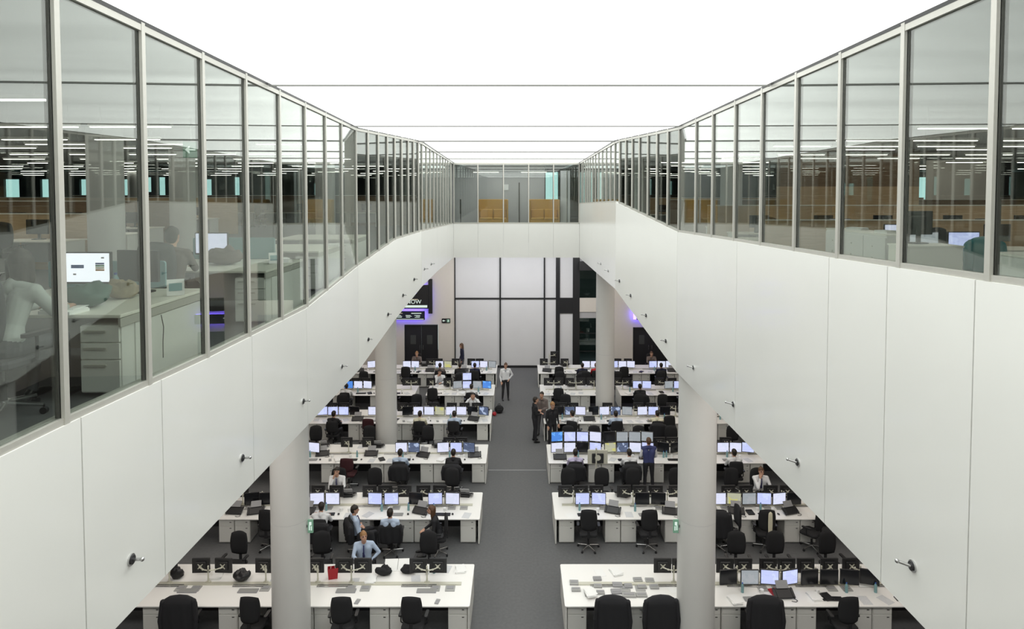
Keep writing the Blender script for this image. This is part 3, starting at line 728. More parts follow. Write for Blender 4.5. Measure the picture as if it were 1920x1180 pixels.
    if hm: hm.materials.clear(); hm.materials.append(M['hair_dark'])
    return me, hm

def sit(lean=0, arms='type', yaw=0, pitch=0, tie=False, bare=False, turn=0, **k):
    """seated figure facing +y, floor at z=0"""
    J = dict(pelvis=(0, -.04, .57), hpl=(-.1, 0, .545), hpr=(.1, 0, .545), knl=(-.13, .42, .54), knr=(.13, .42, .54), anl=(-.13, .38, .09), anr=(.13, .42, .09))
    cy = -.04 + math.sin(lean) * .42; cz = .57 + math.cos(lean) * .36
    J['chest'] = (0, cy * .9, cz - .02); sy = -.04 + math.sin(lean) * .5; sz = .57 + math.cos(lean) * .47
    J['shl'] = (-.19, sy, sz - .03); J['shr'] = (.19, sy, sz - .03); J['neck'] = (0, sy, sz + .03)
    J['head'] = (0, sy + .045 + math.sin(lean) * .1, sz + .185)
    if arms == 'type':
        J.update(ell=(-.24, sy + .14, .80), elr=(.24, sy + .14, .80), wrl=(-.13, sy + .37, .80), wrr=(.13, sy + .37, .80))
    elif arms == 'crossed':
        J.update(ell=(-.25, sy + .05, sz - .31), elr=(.25, sy + .05, sz - .31), wrl=(.04, sy + .2, sz - .27), wrr=(-.04, sy + .21, sz - .3), hdl=(1, .1, .1), hdr=(-1, .1, .1))
    elif arms == 'chin':
        J.update(ell=(-.25, sy + .14, .80), wrl=(-.1, sy + .34, .80), elr=(.16, sy + .26, .80), wrr=(.07, sy + .16, sz + .02), hdr=(-.3, -.2, .9))
    elif arms == 'hip':
        J.update(ell=(-.36, sy - .02, sz - .27), wrl=(-.18, sy + .1, .64), elr=(.24, sy + .16, .82), wrr=(.12, sy + .36, .80), hdl=(.5, .5, -.4))
    elif arms == 'reach':
        J.update(ell=(-.24, sy + .2, .88), wrl=(-.3, sy + .45, .82), elr=(.24, sy + .14, .80), wrr=(.13, sy + .37, .80))
    elif arms == 'lap':
        J.update(ell=(-.25, sy + .03, sz - .3), elr=(.25, sy + .03, sz - .3), wrl=(-.08, sy + .24, .66), wrr=(.08, sy + .26, .66))
    elif arms == 'head':
        J.update(ell=(-.3, sy + .22, sz - .1), wrl=(-.08, sy + .1, sz + .12), elr=(.3, sy + .22, sz - .1), wrr=(.08, sy + .1, sz + .12), hdl=(.3, 0, .9), hdr=(-.3, 0, .9))
    J.update(yaw=yaw, pitch=pitch, tie=tie, bare=bare); J.update(k); return J
def stand(arms='side', yaw=0, pitch=0, **k):
    J = dict(pelvis=(0, 0, .93), chest=(0, 0, 1.27), shl=(-.19, 0, 1.42), shr=(.19, 0, 1.42), neck=(0, 0, 1.48), head=(0, .04, 1.635),
             hpl=(-.095, 0, .9), hpr=(.095, 0, .9), knl=(-.11, .03, .49), knr=(.12, .02, .49), anl=(-.13, -.02, .085), anr=(.14, -.01, .085))
    if arms == 'side': J.update(ell=(-.25, -.02, 1.13), elr=(.25, -.02, 1.13), wrl=(-.24, .08, .88), wrr=(.24, .08, .88))
    if arms == 'hips': J.update(ell=(-.34, -.04, 1.17), elr=(.34, -.04, 1.17), wrl=(-.17, .08, 1.0), wrr=(.17, .08, 1.0), hdl=(.6, .5, -.4), hdr=(-.6, .5, -.4))
    if arms == 'onehip': J.update(ell=(-.33, -.05, 1.16), wrl=(-.16, .05, 1.0), hdl=(.5, .5, -.5), elr=(.25, -.02, 1.13), wrr=(.22, .1, .9))
    if arms == 'hold': J.update(ell=(-.24, .02, 1.14), elr=(.24, .02, 1.14), wrl=(-.05, .24, 1.1), wrr=(.05, .25, 1.08), hdl=(.8, .5, 0), hdr=(-.8, .5, 0))
    if arms == 'work': J.update(ell=(-.25, .06, 1.14), elr=(.25, .06, 1.14), wrl=(-.2, .28, 1.0), wrr=(.2, .28, 1.0))
    J.update(yaw=yaw, pitch=pitch); J.update(k); return J
LIB = {
 'type': body_mesh('person_typing', sit(.12, 'type', pitch=-.15)),
 'type2': body_mesh('person_reaching', sit(.25, 'reach', yaw=.35, pitch=-.2)),
 'crossed': body_mesh('person_arms_crossed', sit(-.15, 'crossed', yaw=-.2, tie=True)),
 'chin': body_mesh('person_chin', sit(.15, 'chin', pitch=-.15, tie=True)),
 'hip': body_mesh('person_hand_on_hip', sit(.12, 'hip', yaw=.35, pitch=-.25, tie=True, bare=False)),
 'lap': body_mesh('person_lap', sit(-.1, 'lap', pitch=-.1)),
 'head': body_mesh('person_head_hands', sit(.2, 'head', pitch=-.3)),
 'woman': body_mesh('person_woman_seated', sit(.3, 'lap', pitch=-.2), female=True, hair='long'),
 'hips': body_mesh('person_standing_hip', stand('onehip', yaw=-.3, pitch=-.1)),
 'side': body_mesh('person_standing', stand('side')),
 'hold': body_mesh('person_standing_hold', stand('hold', pitch=-.25)),
 'work': body_mesh('person_standing_work', stand('work', pitch=-.3, sleeve=5)),
 'womanstand': body_mesh('person_woman_standing', stand('side', yaw=.1), female=True, hair='long'),
 'near': body_mesh('person_near', sit(.28, 'type', pitch=-.25, yaw=.6), voxel=.0085, female=True, hair='long'),
}
def person(pose, loc, rz, label, top='shirt_white', legs='trousers', hair='hair_dark', tie=None, sleeve=None, bald=False, group=None):
    me, hm = LIB[pose]
    o = bpy.data.objects.new('person', me); COL.objects.link(o); o.location = loc; o.rotation_euler = (0, 0, rz)
    recolour(o, top, 1); recolour(o, legs, 2)
    if sleeve: recolour(o, sleeve, 5)
    elif tie is None: recolour(o, top, 5)
    if hm and not bald:
        h = bpy.data.objects.new('hair', hm); COL.objects.link(h); h.parent = o; recolour(h, hair, 0)
    return tag(o, label, 'person', group)

# ================================================================== FURNITURE PROTOTYPES (outside the scene until cloned)
def proto(name): return empty(name, link=False)
def mk(mb, name, m, par): return mb.build(name, m, par, link=False)
def soft_box(c, d, r, m, bend=0.0, n=6):
    """upholstered slab: rounded corners, domed faces, optional bend about the vertical"""
    mb = MB(); x, y, z = d; P = []; nx, nz = 10, 10
    for side in (-1, 1):
        for j in range(nz + 1):
            for i in range(nx + 1):
                u = i / nx * 2 - 1; v = j / nz * 2 - 1
                # squircle mapping
                su = u * math.sqrt(1 - .28 * v * v); sv = v * math.sqrt(1 - .28 * u * u)
                t = (1 - max(abs(u), abs(v)) ** 6) * .5 + .0
                P.append((c[0] + su * x / 2, c[1] + side * y * t * .95 + side * .004 + bend * (su * su), c[2] + sv * z / 2))
    F = []; W = nx + 1; K = W * (nz + 1)
    for side in (0, 1):
        for j in range(nz):
            for i in range(nx):
                q = (side*K + j*W + i, side*K + j*W + i + 1, side*K + (j+1)*W + i + 1, side*K + (j+1)*W + i)
                F.append(q if side == 0 else q[::-1])
    ring = [i for i in range(W)] + [j*W + nx for j in range(1, nz + 1)] + [nz*W + i for i in range(nx - 1, -1, -1)] + [j*W for j in range(nz - 1, 0, -1)]
    for a, b in zip(ring, ring[1:] + ring[:1]): F.append((b, a, K + a, K + b))
    mb.add(P, F, 0, True); return mb
def make_chair(fab='black_soft', high=.98, detail=True):
    r = proto('office_chair')
    # faces +y: the back is on the -y side
    mb = MB(); mb.rbox((0, .02, .45), (.48, .46, .075), .08, 'z', ch=.02); mk(mb, 'seat', fab, r)
    mb = soft_box((0, -.225, .60 + (high - .6) / 2 + .03), (.46, .075, high - .6 + .06), .05, fab, bend=.05)
    mb.box((0, -.245, .52), (.07, .02, .2)); b = mk(mb, 'backrest', fab, r)
    for s in (-1, 1):
        a = MB().rbox((s * .28, .03, .67), (.07, .25, .028), .03, 'z').tube([(s * .22, .03, .43), (s * .285, .03, .47), (s * .285, .03, .66)], .014); mk(a, 'armrest', 'black', r)
    mk(MB().cyl((0, 0, .12), (0, 0, .28), .028, n=12).cyl((0, 0, .28), (0, 0, .415), .018, n=12, mi=1).box((0, 0, .408), (.2, .2, .02)), 'column', ['black', 'steel'], r)
    bs = MB().cyl((0, 0, .08), (0, 0, .13), .045, n=14)
    for k in range(5):
        t = k * 2 * PI / 5 + .3; e = (.29 * math.cos(t), .29 * math.sin(t), .075)
        bs.cyl((.03 * math.cos(t), .03 * math.sin(t), .105), e, .024, .016, n=8)
    b5 = mk(bs, 'base', 'steel', r)
    if not detail:
        for k in range(5):
            t = k * 2 * PI / 5 + .3; bs2 = MB().sph((.29 * math.cos(t), .29 * math.sin(t), .045), (.03, .03, .045), nu=8, nv=6); mk(bs2, 'caster', 'black', b5)
    if detail:
        for k in range(5):
            t = k * 2 * PI / 5 + .3; x, y = .29 * math.cos(t), .29 * math.sin(t)
            mk(MB().cyl((x - .018 * math.sin(t), y + .018 * math.cos(t), .028), (x + .018 * math.sin(t), y - .018 * math.cos(t), .028), .028, n=12).cyl((x, y, .04), (x, y, .075), .008), 'caster', 'black', b5)
    return r
CHAIR = make_chair(high=1.14); CHAIR_LOW = make_chair(high=1.0, detail=False); CHAIR_FAR = make_chair(high=1.12, detail=False); CHAIR_RED = make_chair('red_soft', 1.0, False); CHAIR_GREY = make_chair('chair_grey', 1.12)

def jacket_mesh(seed, m='shirt_black', w_=.56, h0=.45, h1=1.06):
    """a jacket hung over a chair back: shoulders, falling body, open front edges and two empty sleeves"""
    rnd = random.Random(seed); mb = MB(); nx, nz = 22, 16; P = []
    for side in (-1, 1):
        for j in range(nz + 1):
            v = j / nz; z = h0 + (h1 - h0) * v
            wv = w_ * (.5 + .05 * math.sin(v * 3)) * (1 - .45 * max(0, (v - .8) / .2) ** 2)
            for i in range(nx + 1):
                u = i / nx * 2 - 1
                th = .085 * math.sqrt(max(0, 1 - u ** 4)) * (1 - .8 * max(0, (v - .85) / .15))
                fold = .012 * math.sin(u * 11 + rnd.random() * .2 + v * 2) * (1 - v)
                P.append((u * wv, -.235 + side * (th + .01) + fold, z - .02 * abs(u) * (v > .7) - .015 * math.sin(u * 5 + seed) * (1 - v)))
    W = nx + 1; K = W * (nz + 1); F = []
    for s in (0, 1):
        for j in range(nz):
            for i in range(nx):
                q = (s*K + j*W + i, s*K + j*W + i + 1, s*K + (j+1)*W + i + 1, s*K + (j+1)*W + i); F.append(q if s == 0 else q[::-1])
    ring = list(range(W)) + [j*W + nx for j in range(1, nz + 1)] + [nz*W + i for i in range(nx - 1, -1, -1)] + [j*W for j in range(nz - 1, 0, -1)]
    for a, b in zip(ring, ring[1:] + ring[:1]): F.append((b, a, K + a, K + b))
    mb.add(P, F, 0, True)
    return mb
def make_jacket(seed, m='shirt_black', w_=.58, h0=.45, h1=1.1):
    r = proto('jacket'); mk(jacket_mesh(seed, m, w_=w_, h0=h0, h1=h1), 'jacket_body', m, r)
    for s in (-1, 1):
        mk(MB().cyl((s * w_ * .45, -.27, h1 - .12), (s * w_ * .52, -.30, .74), .052, .045, n=12).cyl((s * w_ * .52, -.30, .74), (s * w_ * .49, -.29, .48), .045, .04, n=12).sph((s * w_ * .45, -.265, h1 - .12), .054), 'sleeve', m, r)
    return r
JACKETS = [make_jacket(k, h1=1.18) for k in range(3)]; LOWJ = [make_jacket(k + 8, h1=1.0) for k in range(2)]; BIGJ = [make_jacket(k + 3, w_=.70, h0=.42, h1=1.24) for k in range(2)]

def make_monitor(w_=.405, h=.345, star=True):
    r = proto('monitor')   # display faces -y, base of the casing at z=0
    mb = MB().rbox((0, 0, h / 2), (w_, .035, h), .008, ch=.004).rbox((0, .03, h / 2), (w_ * .6, .035, h * .6), .02, ch=.012); mk(mb, 'casing', 'black', r)
    mk(MB().box((0, -.0185, h / 2 + .004), (w_ - .03, .003, h - .036)), 'display', 'black', r)
    b = MB().cyl((0, .046, h / 2), (0, .058, h / 2), .03, n=12)
    for k in range(4):
        t = PI / 4 + k * PI / 2; b.box((.04 * math.cos(t), .052, h / 2 + .04 * math.sin(t)), (.075, .008, .02), R=Matrix.Rotation(-t, 3, 'Y'))
    mk(b, 'mount_bracket', 'arm', r)
    return r
MON = make_monitor()
def make_desk_monitor(w_=.5, h=.33):
    r = proto('monitor')
    mk(MB().rbox((0, 0, .12 + h / 2), (w_, .035, h), .008, ch=.004).rbox((0, .03, .12 + h / 2), (w_ * .6, .035, h * .6), .02, ch=.012), 'casing', 'black', r)
    mk(MB().box((0, -.0185, .124 + h / 2), (w_ - .03, .003, h - .036)), 'display', 'black', r)
    mk(MB().rbox((0, .03, .008), (.24, .18, .016), .03, 'z').box((0, .045, .12), (.06, .025, .22)), 'foot', 'black', r)
    return r
DMON = make_desk_monitor()
def make_phone():
    r = proto('desk_phone'); H = .028   # dealer telephone: sloped console with a key screen and two handsets
    R = Matrix.Rotation(math.radians(28), 3, 'X')
    mk(MB().rbox((0, 0, .05 + H), (.34, .22, .05), .02, 'z', R=R, ch=.006).box((0, .06, .04), (.26, .08, .08)), 'console', 'black', r)
    mk(MB().rbox((0, .11, .19 + H), (.27, .02, .16), .01, R=Matrix.Rotation(math.radians(-35), 3, 'X')), 'key_screen', 'grey_plastic', r)
    for s in (-1, 1):
        mk(MB().rbox((s * .2, -.0, .055 + H), (.05, .22, .035), .018, 'z', R=R).sph((s * .2, -.085, .012 + H), .028, nu=10, nv=6).sph((s * .2, .085, .10 + H), .028, nu=10, nv=6), 'handset', 'black', r)
    mk(MB().tube([(.2, -.1, .02), (.24, -.16, .012), (.18, -.2, .012), (.1, -.17, .012)], .006, 6), 'cord', 'black', r)
    return r
PHONE = make_phone()
def make_keyboard(m='black', km='grey_plastic'):
    r = proto('keyboard'); mk(MB().rbox((0, 0, .011), (.44, .15, .02), .01, 'z', ch=.003), 'keyboard_body', m, r)
    k = MB()
    for j in range(5):
        for i in range(14): k.box((-.19 + i * .0285, -.052 + j * .026, .024), (.023, .02, .006))
    mk(k, 'keys', km, r); return r
KB = make_keyboard('black', 'black'); KBG = make_keyboard('grey_plastic', 'tray'); 
def single(name, mb, m):
    o = mb.build(name, m, link=False); return o
MOUSE = single('mouse', MB().sph((0, 0, .0185), (.03, .05, .018), nu=12, nv=8), 'black')
PAPER = single('paper_sheet', MB().box((0, 0, .002), (.21, .297, .003)), 'paper')
PRINT = single('paper_sheet', MB().box((0, 0, .002), (.21, .297, .003)), 'paper_print')
PILE = single('paper_pile', MB().box((0, 0, .014), (.22, .30, .028), rz=.05).box((0, 0, .035), (.21, .297, .014), rz=-.12).box((.01, .01, .0445), (.21, .297, .005), rz=.2), 'paper')
BOOK = single('book', MB().rbox((0, 0, .018), (.18, .25, .034), .004, 'z').box((.004, 0, .018), (.178, .246, .028), 1), ['black', 'paper'])
MUG = proto('mug'); mk(MB().cyl((0, 0, 0), (0, 0, .095), .038, .042, n=16), 'cup', 'paper', MUG); mk(MB().tube([(.04, 0, .075), (.065, 0, .065), (.065, 0, .035), (.04, 0, .025)], .006, 6), 'handle', 'paper', MUG)
def make_bottle(cm='blue'):
    r = proto('bottle'); mk(MB().cyl((0, 0, 0), (0, 0, .16), .033, n=14).cyl((0, 0, .16), (0, 0, .20), .033, .013, n=14), 'bottle_body', 'teal_glass', r)
    mk(MB().cyl((0, 0, .20), (0, 0, .222), .015, n=12), 'cap', cm, r); return r
BOTTLE = make_bottle()
CALC = single('calculator', MB().rbox((0, 0, .01), (.09, .16, .018), .01, 'z', ch=.003).box((0, .05, .0195), (.07, .03, .003), 1), ['grey_plastic', 'tray'])
BAG = proto('bag'); mk(MB().sph((0, 0, .17), (.2, .13, .17), nu=14, nv=10).rbox((0, -.12, .13), (.24, .07, .16), .04, ch=.02), 'bag_body', 'black_soft', BAG)
mk(MB().tube([(-.06, 0, .33), (-.04, 0, .40), (.04, 0, .40), (.06, 0, .33)], .012, 8), 'handle', 'black', BAG)
def make_ped(wd=.42):
    r = proto('pedestal_cabinet'); mk(MB().rbox((0, .25, .345), (wd, .5, .64), .012, ch=.004), 'cabinet_body', 'ped', r)
    for z0, z1, nm in ((.50, .65, 'drawer'), (.05, .485, 'door')):
        d = mk(MB().rbox((0, -.009, (z0 + z1) / 2), (wd - .02, .018, z1 - z0), .008, ch=.003), nm, 'ped', r)
        mk(MB().box((wd * .28, -.022, z1 - .05), (.05, .012, .012)), 'handle', 'black', d)
    return r
PED = make_ped()

# ================================================================== TRADING FLOOR
EXT = {('L', r): -9.2 for r in range(1, 7)}; EXT.update({('R', r): 9.3 for r in range(1, 7)})
U0 = 1.15; UNIT = 1.65
DESKS = {}
for r in range(1, 7):
    F = ROWS[r - 1]
    for s, sg in (('L', -1), ('R', 1)):
        x0, x1 = sg * 1.03, EXT[(s, r)]
        spans = [(x0, x1)]
        if r in (5,): spans = [(x0, sg * 4.05), (sg * 4.55, x1)]
        for q, (a, b) in enumerate(spans):
            lo, hi = min(a, b), max(a, b)
            d = empty('bench_desk', ((lo + hi) / 2, F + DEPTH / 2, 0))
            W = hi - lo
            MB().rbox((0, 0, DESK - .0135), (W, DEPTH, .027), .04, 'z', ch=.003).build('worktop', 'desk', d)
            for e_ in (-1, 1):
                MB().rbox((e_ * (W / 2 - .03), 0, (DESK - .027) / 2), (.035, DEPTH - .1, DESK - .03), .02, 'x').build('end_panel', 'ped', d)
            MB().box((0, 0, .40), (W - .1, .03, .56)).build('modesty_board', 'desk_dark', d)
            tr = MB().box((0, .0, DESK + .012), (W - .5, .10, .024)); tr.build('cable_tray', 'arm', d)
            n_ = int(W / UNIT)
            for k in range(n_):
                cx = -W / 2 + .25 + (k + .5) * (W - .5) / n_
                for off in (-.17, .17):
                    if r <= 2:
                        MB().rbox((cx + off + .55 if cx + off + .55 < W / 2 - .1 else cx + off, -.17, DESK + .006), (.22, .2, .012), .01, 'z').rbox((cx + off + .55 if cx + off + .55 < W / 2 - .1 else cx + off, -.14, DESK + .016), (.15, .1, .01), .008, 'z', 1).build('socket_panel', ['tray', 'grey_plastic'], d)
                MB().box((cx, -.062, DESK + .03), (.8, .012, .012)).box((cx, -.10, DESK + .012), (.8, .03, .012)).build('tray_rail', 'steel', d)
            wh = where(s, r) + ('' if q == 0 or len(spans) == 1 else ', beyond the gap')
            if len(spans) > 1 and q == 0: wh += ', aisle end'
            tag(d, f'long white double-sided bench desk, {wh}', 'desk', 'white bench desks of the trading floor')
            DESKS[(s, r, q)] = d
        # pedestals: pairs at the boundaries between places
        i = 0
        xs = [U0 + .07 + .0, 2.62 + .12, 3.02 + .1]
        bx = [1.30] + [v for k in range(1, 5) for v in (1.15 + UNIT * k - .23, 1.15 + UNIT * k + .21)]
        for x in bx:
            if r == 5 and 3.85 < x < 4.8: continue
            xx = sg * (x + (.0 if r % 2 else .06))
            if abs(xx) > 9: continue
            put(PED, (xx, F + .10, 0), 0, f'white pedestal cabinet under the {where(s, r)}, {ORD[i]}', 'cabinet', 'pedestal cabinets under the desks'); i += 1

def mon_label(word, s, r, i, lv, side):
    return f'{"upper " if lv else ""}{word} monitor, {side} of the {where(s, r)}, {num(i)}'
def stand_arms(x, y, mons, label):
    """a pole on the desk's centre with jointed arms to the monitors"""
    t = empty('monitor_stand', (x, y, DESK + .0245)); D0 = DESK + .0245
    top = max(m_[2] for m_ in mons) + .1 - D0
    MB().cyl((0, 0, .02), (0, 0, top), .017, n=10).sph((0, 0, top), .02, nu=10, nv=6).build('pole', 'arm', t)
    MB().rbox((0, 0, .011), (.12, .046, .02), .015, 'z').cyl((0, 0, .02), (0, 0, .09), .022, n=12).build('base', 'arm', t)
    for (mx, my, mz) in mons:
        e = Vector((mx - x, my - y, mz - D0)); z = mz - D0
        mid = Vector((e.x * .55, e.y * .3 + .0, z - .0)); 
        a = MB().cyl((0, 0, z - .03), (0, 0, z + .03), .026, n=10).cyl((0, 0, z), mid, .016, .013, n=8).sph(mid, .022, nu=8, nv=6).cyl(mid, e, .013, n=8).sph(e, .02, nu=8, nv=6)
        a.build('arm', 'arm', t)
    return tag(t, label, 'monitor stand', 'monitor stands on the bench desks')
rnd = random.Random(3)
W0 = {1: 'front'}
for s, sg in (('L', -1), ('R', 1)):
    for r in range(1, 7):
        F = ROWS[r - 1]; cy = F + DEPTH / 2
        for key, side, yy, rot in (('n', 'near side', F + .56, 0), ('f', 'far side', F + 1.0, PI)):
            L = NEAR.get((s, r), []) if key == 'n' else [(x, .42, 'd', lv) for x, lv in FAR.get((s, r), [])]
            L = sorted(L, key=lambda q: (q[3], abs(q[0])))
            for q_ in range(1, len(L)):
                if L[q_][3] == L[q_-1][3] and abs(L[q_][0]) - abs(L[q_-1][0]) < .425:
                    L[q_] = (sg * (abs(L[q_-1][0]) + .425), *L[q_][1:])
            cnt = {}
            placed = []
            for (x, wd, st, lv) in L:
                word = SCREEN_WORD[st] if key == 'n' else 'black-backed'
                i = cnt.get((word, lv), 0); cnt[(word, lv)] = i + 1
                z = DESK + .13 + lv * .37
                # curved tiers: outer screens turn towards the seat
                tx = min([c[0] for c in CHAIRS[(s, r)]], key=lambda c: abs(c - x))
                ang = max(-.35, min(.35, (x - tx) * .28)) if key == 'n' else rnd.uniform(-.05, .05)
                o = put(MON, (x, yy + abs(ang) * .0, z), rot - ang if key == 'n' else rot + ang, mon_label(word, s, r, i, lv, side), 'monitor', f'monitors on the {side} of the desk rows')
                recolour(part(o, 'display'), SCR[st])
                placed.append((x, yy + (.081 if key == 'n' else -.081), z + .17, lv))
            # group into pairs on one pole
            base = sorted([p for p in placed if p[3] == 0], key=lambda p: abs(p[0])); ups = [p for p in placed if p[3]]
            j = 0; ns = 0
            while j < len(base):
                grp = [base[j]]
                if j + 1 < len(base) and abs(base[j+1][0] - base[j][0]) < .62: grp.append(base[j+1])
                j += len(grp)
                px = sum(p[0] for p in grp) / len(grp) + (0 if len(grp) > 1 else .12)
                allm = grp + [u for u in ups if abs(u[0] - px) < .36]
                stand_arms(px, cy + (-.026 if key == 'n' else .026), [(a, b, c) for a, b, c, _ in allm], f'cream monitor stand, {side} of the {where(s, r)}, {num(ns)}'); ns += 1

# ------------------------------------------------------------ chairs, jackets, people
# seats someone sits in stand a little farther from the desk than pushed-in ones
TAKEN = {('L', 2): (0, 1, 2, 3), ('L', 3): (0, 1), ('L', 4): (0, 1, 3), ('L', 5): (0, 3), ('L', 6): (0, 1, 2), ('R', 3): (0, 1, 2), ('R', 4): (0, 1, 2), ('R', 5): (1,), ('R', 6): (1, 2, 4)}
def chair_y(s, r, i):
    return ROWS[r - 1] - (.40 if i in TAKEN.get((s, r), ()) else .16)
KINDW = {'e': 'black office chair', 'j': 'jacket-covered office chair', 'r': 'dark red office chair', 's': 'scarf-hung office chair'}
for s in 'LR':
    for r in range(1, 7):
        F = ROWS[r - 1]
        for i, (x, k, rz) in enumerate(sorted(CHAIRS[(s, r)], key=lambda c: abs(c[0]))):
            P_ = CHAIR_LOW if i in TAKEN.get((s, r), ()) else CHAIR_RED if k == 'r' else (CHAIR if r <= 3 else CHAIR_FAR)
            y = chair_y(s, r, i)
            put(P_, (x, y, 0), math.radians(rz + (3 if i % 2 else -4)), f'{KINDW[k]}, near side of the {where(s, r)}, {ORD[i]}', 'chair', 'office chairs at the bench desks')
            if k == 'j':
                put(LOWJ[i % 2] if i in TAKEN.get((s, r), ()) else JACKETS[(i + r) % 3] if r > 1 else BIGJ[i % 2], (x, y, 0), math.radians(rz + (3 if i % 2 else -4)), f'black jacket hung over the chair at the {where(s, r)}, {ORD[i]}', 'jacket', 'jackets hung over chairs')
            if k == 's':
                sc = soft_box((0, 0, 0), (.12, .03, .62), .02, 'cream'); o = sc.build('scarf', 'shirt_cream', None, (x + .03, y - .30, .86)); tag(o, 'cream scarf hanging over a chair back in the second right desk row', 'scarf')
        for i, x in enumerate(sorted(FARCHAIRS[(s, r)], key=abs)):
            put(CHAIR if r <= 2 else CHAIR_FAR, (x, F + DEPTH + .42, 0), PI + .1 * (i % 3 - 1), f'black office chair, far side of the {where(s, r)}, {ORD[i]}', 'chair', 'office chairs at the bench desks')
def seat(s, r, i, far=False):
    F = ROWS[r - 1]
    if far: return sorted(FARCHAIRS[(s, r)], key=abs)[i], F + DEPTH + .40
    return sorted(CHAIRS[(s, r)], key=lambda c: abs(c[0]))[i][0], chair_y(s, r, i)
def P(pose, s, r, i, label, far=False, rz=0, dy=0, **k):
    x, y = seat(s, r, i, far)
    return person(pose, (x, y + dy, 0), (PI if far else 0) + rz, label, **k)
P('hip', 'L', 1, 1, 'man in white shirt and tie, hand on hip, facing us behind the front left desk', True, top='shirt_blue', tie=1, hair='hair_fair', rz=.15)
P('crossed', 'L', 2, 2, 'man in pale blue shirt and tie, arms crossed, turned in his chair', rz=-1.05, top='shirt_blue', tie=1)
P('lap', 'L', 2, 1, 'man in blue shirt seen from behind, leaning back beside the woman', rz=0, dy=-.15, top='shirt_blue')
P('woman', 'L', 2, 0, 'long-haired woman in black seated sideways, talking at the second left desk', rz=1.75, top='shirt_black', legs='trousers_grey', hair='hair_brown')
P('type2', 'L', 2, 3, 'person in white sleeves half hidden by the near left column', rz=0, top='shirt_white')
P('chin', 'L', 2, 2, 'man in white shirt and tie facing us behind the second left desk', True, top='shirt_white', tie=1)
P('type', 'L', 3, 1, 'man in pale blue shirt seen from behind at the third left desk', top='shirt_blue')
P('type', 'L', 3, 0, 'man in black top seen from behind at the third left desk', top='shirt_black')
P('type', 'L', 4, 3, 'man in black reaching right, seen from behind, beyond the far left column', top='shirt_black', rz=-.2)
P('type', 'L', 4, 1, 'man in cream shirt seen from behind at the fourth left desk', top='shirt_cream')
P('type', 'L', 4, 0, 'man in pale blue shirt seen from behind at the fourth left desk', top='shirt_blue', rz=.15)
P('head', 'L', 4, 0, 'man in white shirt facing us with raised hands behind the fourth left desk', True, top='shirt_white')
P('type', 'L', 5, 0, 'man in white shirt seen from behind at the fifth left desk', top='shirt_white')
P('type2', 'L', 5, 3, 'man in white shirt seen from behind at the fifth left desk, by the cladding edge', top='shirt_white')
P('chin', 'L', 5, 0, 'man in white shirt facing us behind the fifth left desk', True, top='shirt_white')
P('type', 'L', 6, 2, 'person in grey brown jumper at the rearmost left desk, from behind', top='shirt_brown')
P('type', 'L', 6, 0, 'person in navy jumper at the rearmost left desk, from behind', top='shirt_navy')
P('type', 'L', 6, 0, 'person with fair hair facing us in front of the double door', True, top='shirt_brown', hair='hair_fair')
P('type', 'L', 6, 1, 'person in black beside the standing woman at the rearmost left desk', top='shirt_black')
P('type', 'R', 3, 0, 'man in lilac shirt seen from behind under the double tier of screens', top='shirt_lilac')
P('type', 'R', 3, 1, 'man in white shirt seen from behind, beside the man in the blue vest', top='shirt_white')
P('type', 'R', 3, 2, 'man in white shirt seen from behind, right of the near right column', top='shirt_white')
P('type2', 'R', 4, 0, 'man in white shirt turned sideways at the fourth right desk', top='shirt_white', rz=.3)
P('type', 'R', 4, 1, 'man in pale blue shirt seen from behind at the fourth right desk', top='shirt_blue')
P('type2', 'R', 4, 2, 'man in cream shirt reaching right at the fourth right desk', top='shirt_cream', rz=-.2)
P('type', 'R', 5, 1, 'man in black top seen from behind at the fifth right desk', top='shirt_black')
P('type', 'R', 6, 2, 'person in red top at the rearmost right desk', top='shirt_red', hair='hair_brown')
P('type', 'R', 6, 1, 'person in navy top in front of the far right column', top='shirt_navy')
P('type', 'R', 6, 4, 'person in navy blue at the rearmost right desk by the cladding', top='shirt_navy') if len(CHAIRS[('R', 6)]) > 4 else None
P('type', 'R', 6, 1, 'person facing us in front of the right black door', True, top='shirt_brown', hair='hair_brown')
P('chin', 'R', 2, 5, 'man in white shirt and tie facing us, hand at chin, right of the column', True, top='shirt_white', tie=1, hair='hair_brown')
person('hips', (-.55, 29.0, 0), PI + .2, 'man in white shirt and dark trousers standing in the aisle', 'shirt_white', hair='hair_brown')
person('hold', (.68, 24.1, 0), -PI / 2 + .2, 'man in dark suit standing in profile at the end of the fourth right desk', 'shirt_black')
person('hold', (.98, 24.75, 0), PI - .4, 'man in grey brown jumper standing behind the two men in suits', 'shirt_brown', 'trousers_grey')
person('side', (1.32, 23.55, 0), PI + .5, 'bald man in black suit standing beside the fourth right desk', 'shirt_black', hair='hair_fair')
person('work', (4.25, 20.05, 0), 0, 'man in blue knitted vest and white sleeves standing at the third right desk', 'vest', hair='hair_brown', sleeve='shirt_white')
person('womanstand', (-2.9, 32.75, 0), PI / 2 + .3, 'woman with long brown hair in dark dress standing before the white blinds', 'shirt_navy', 'trousers_grey', 'hair_brown')

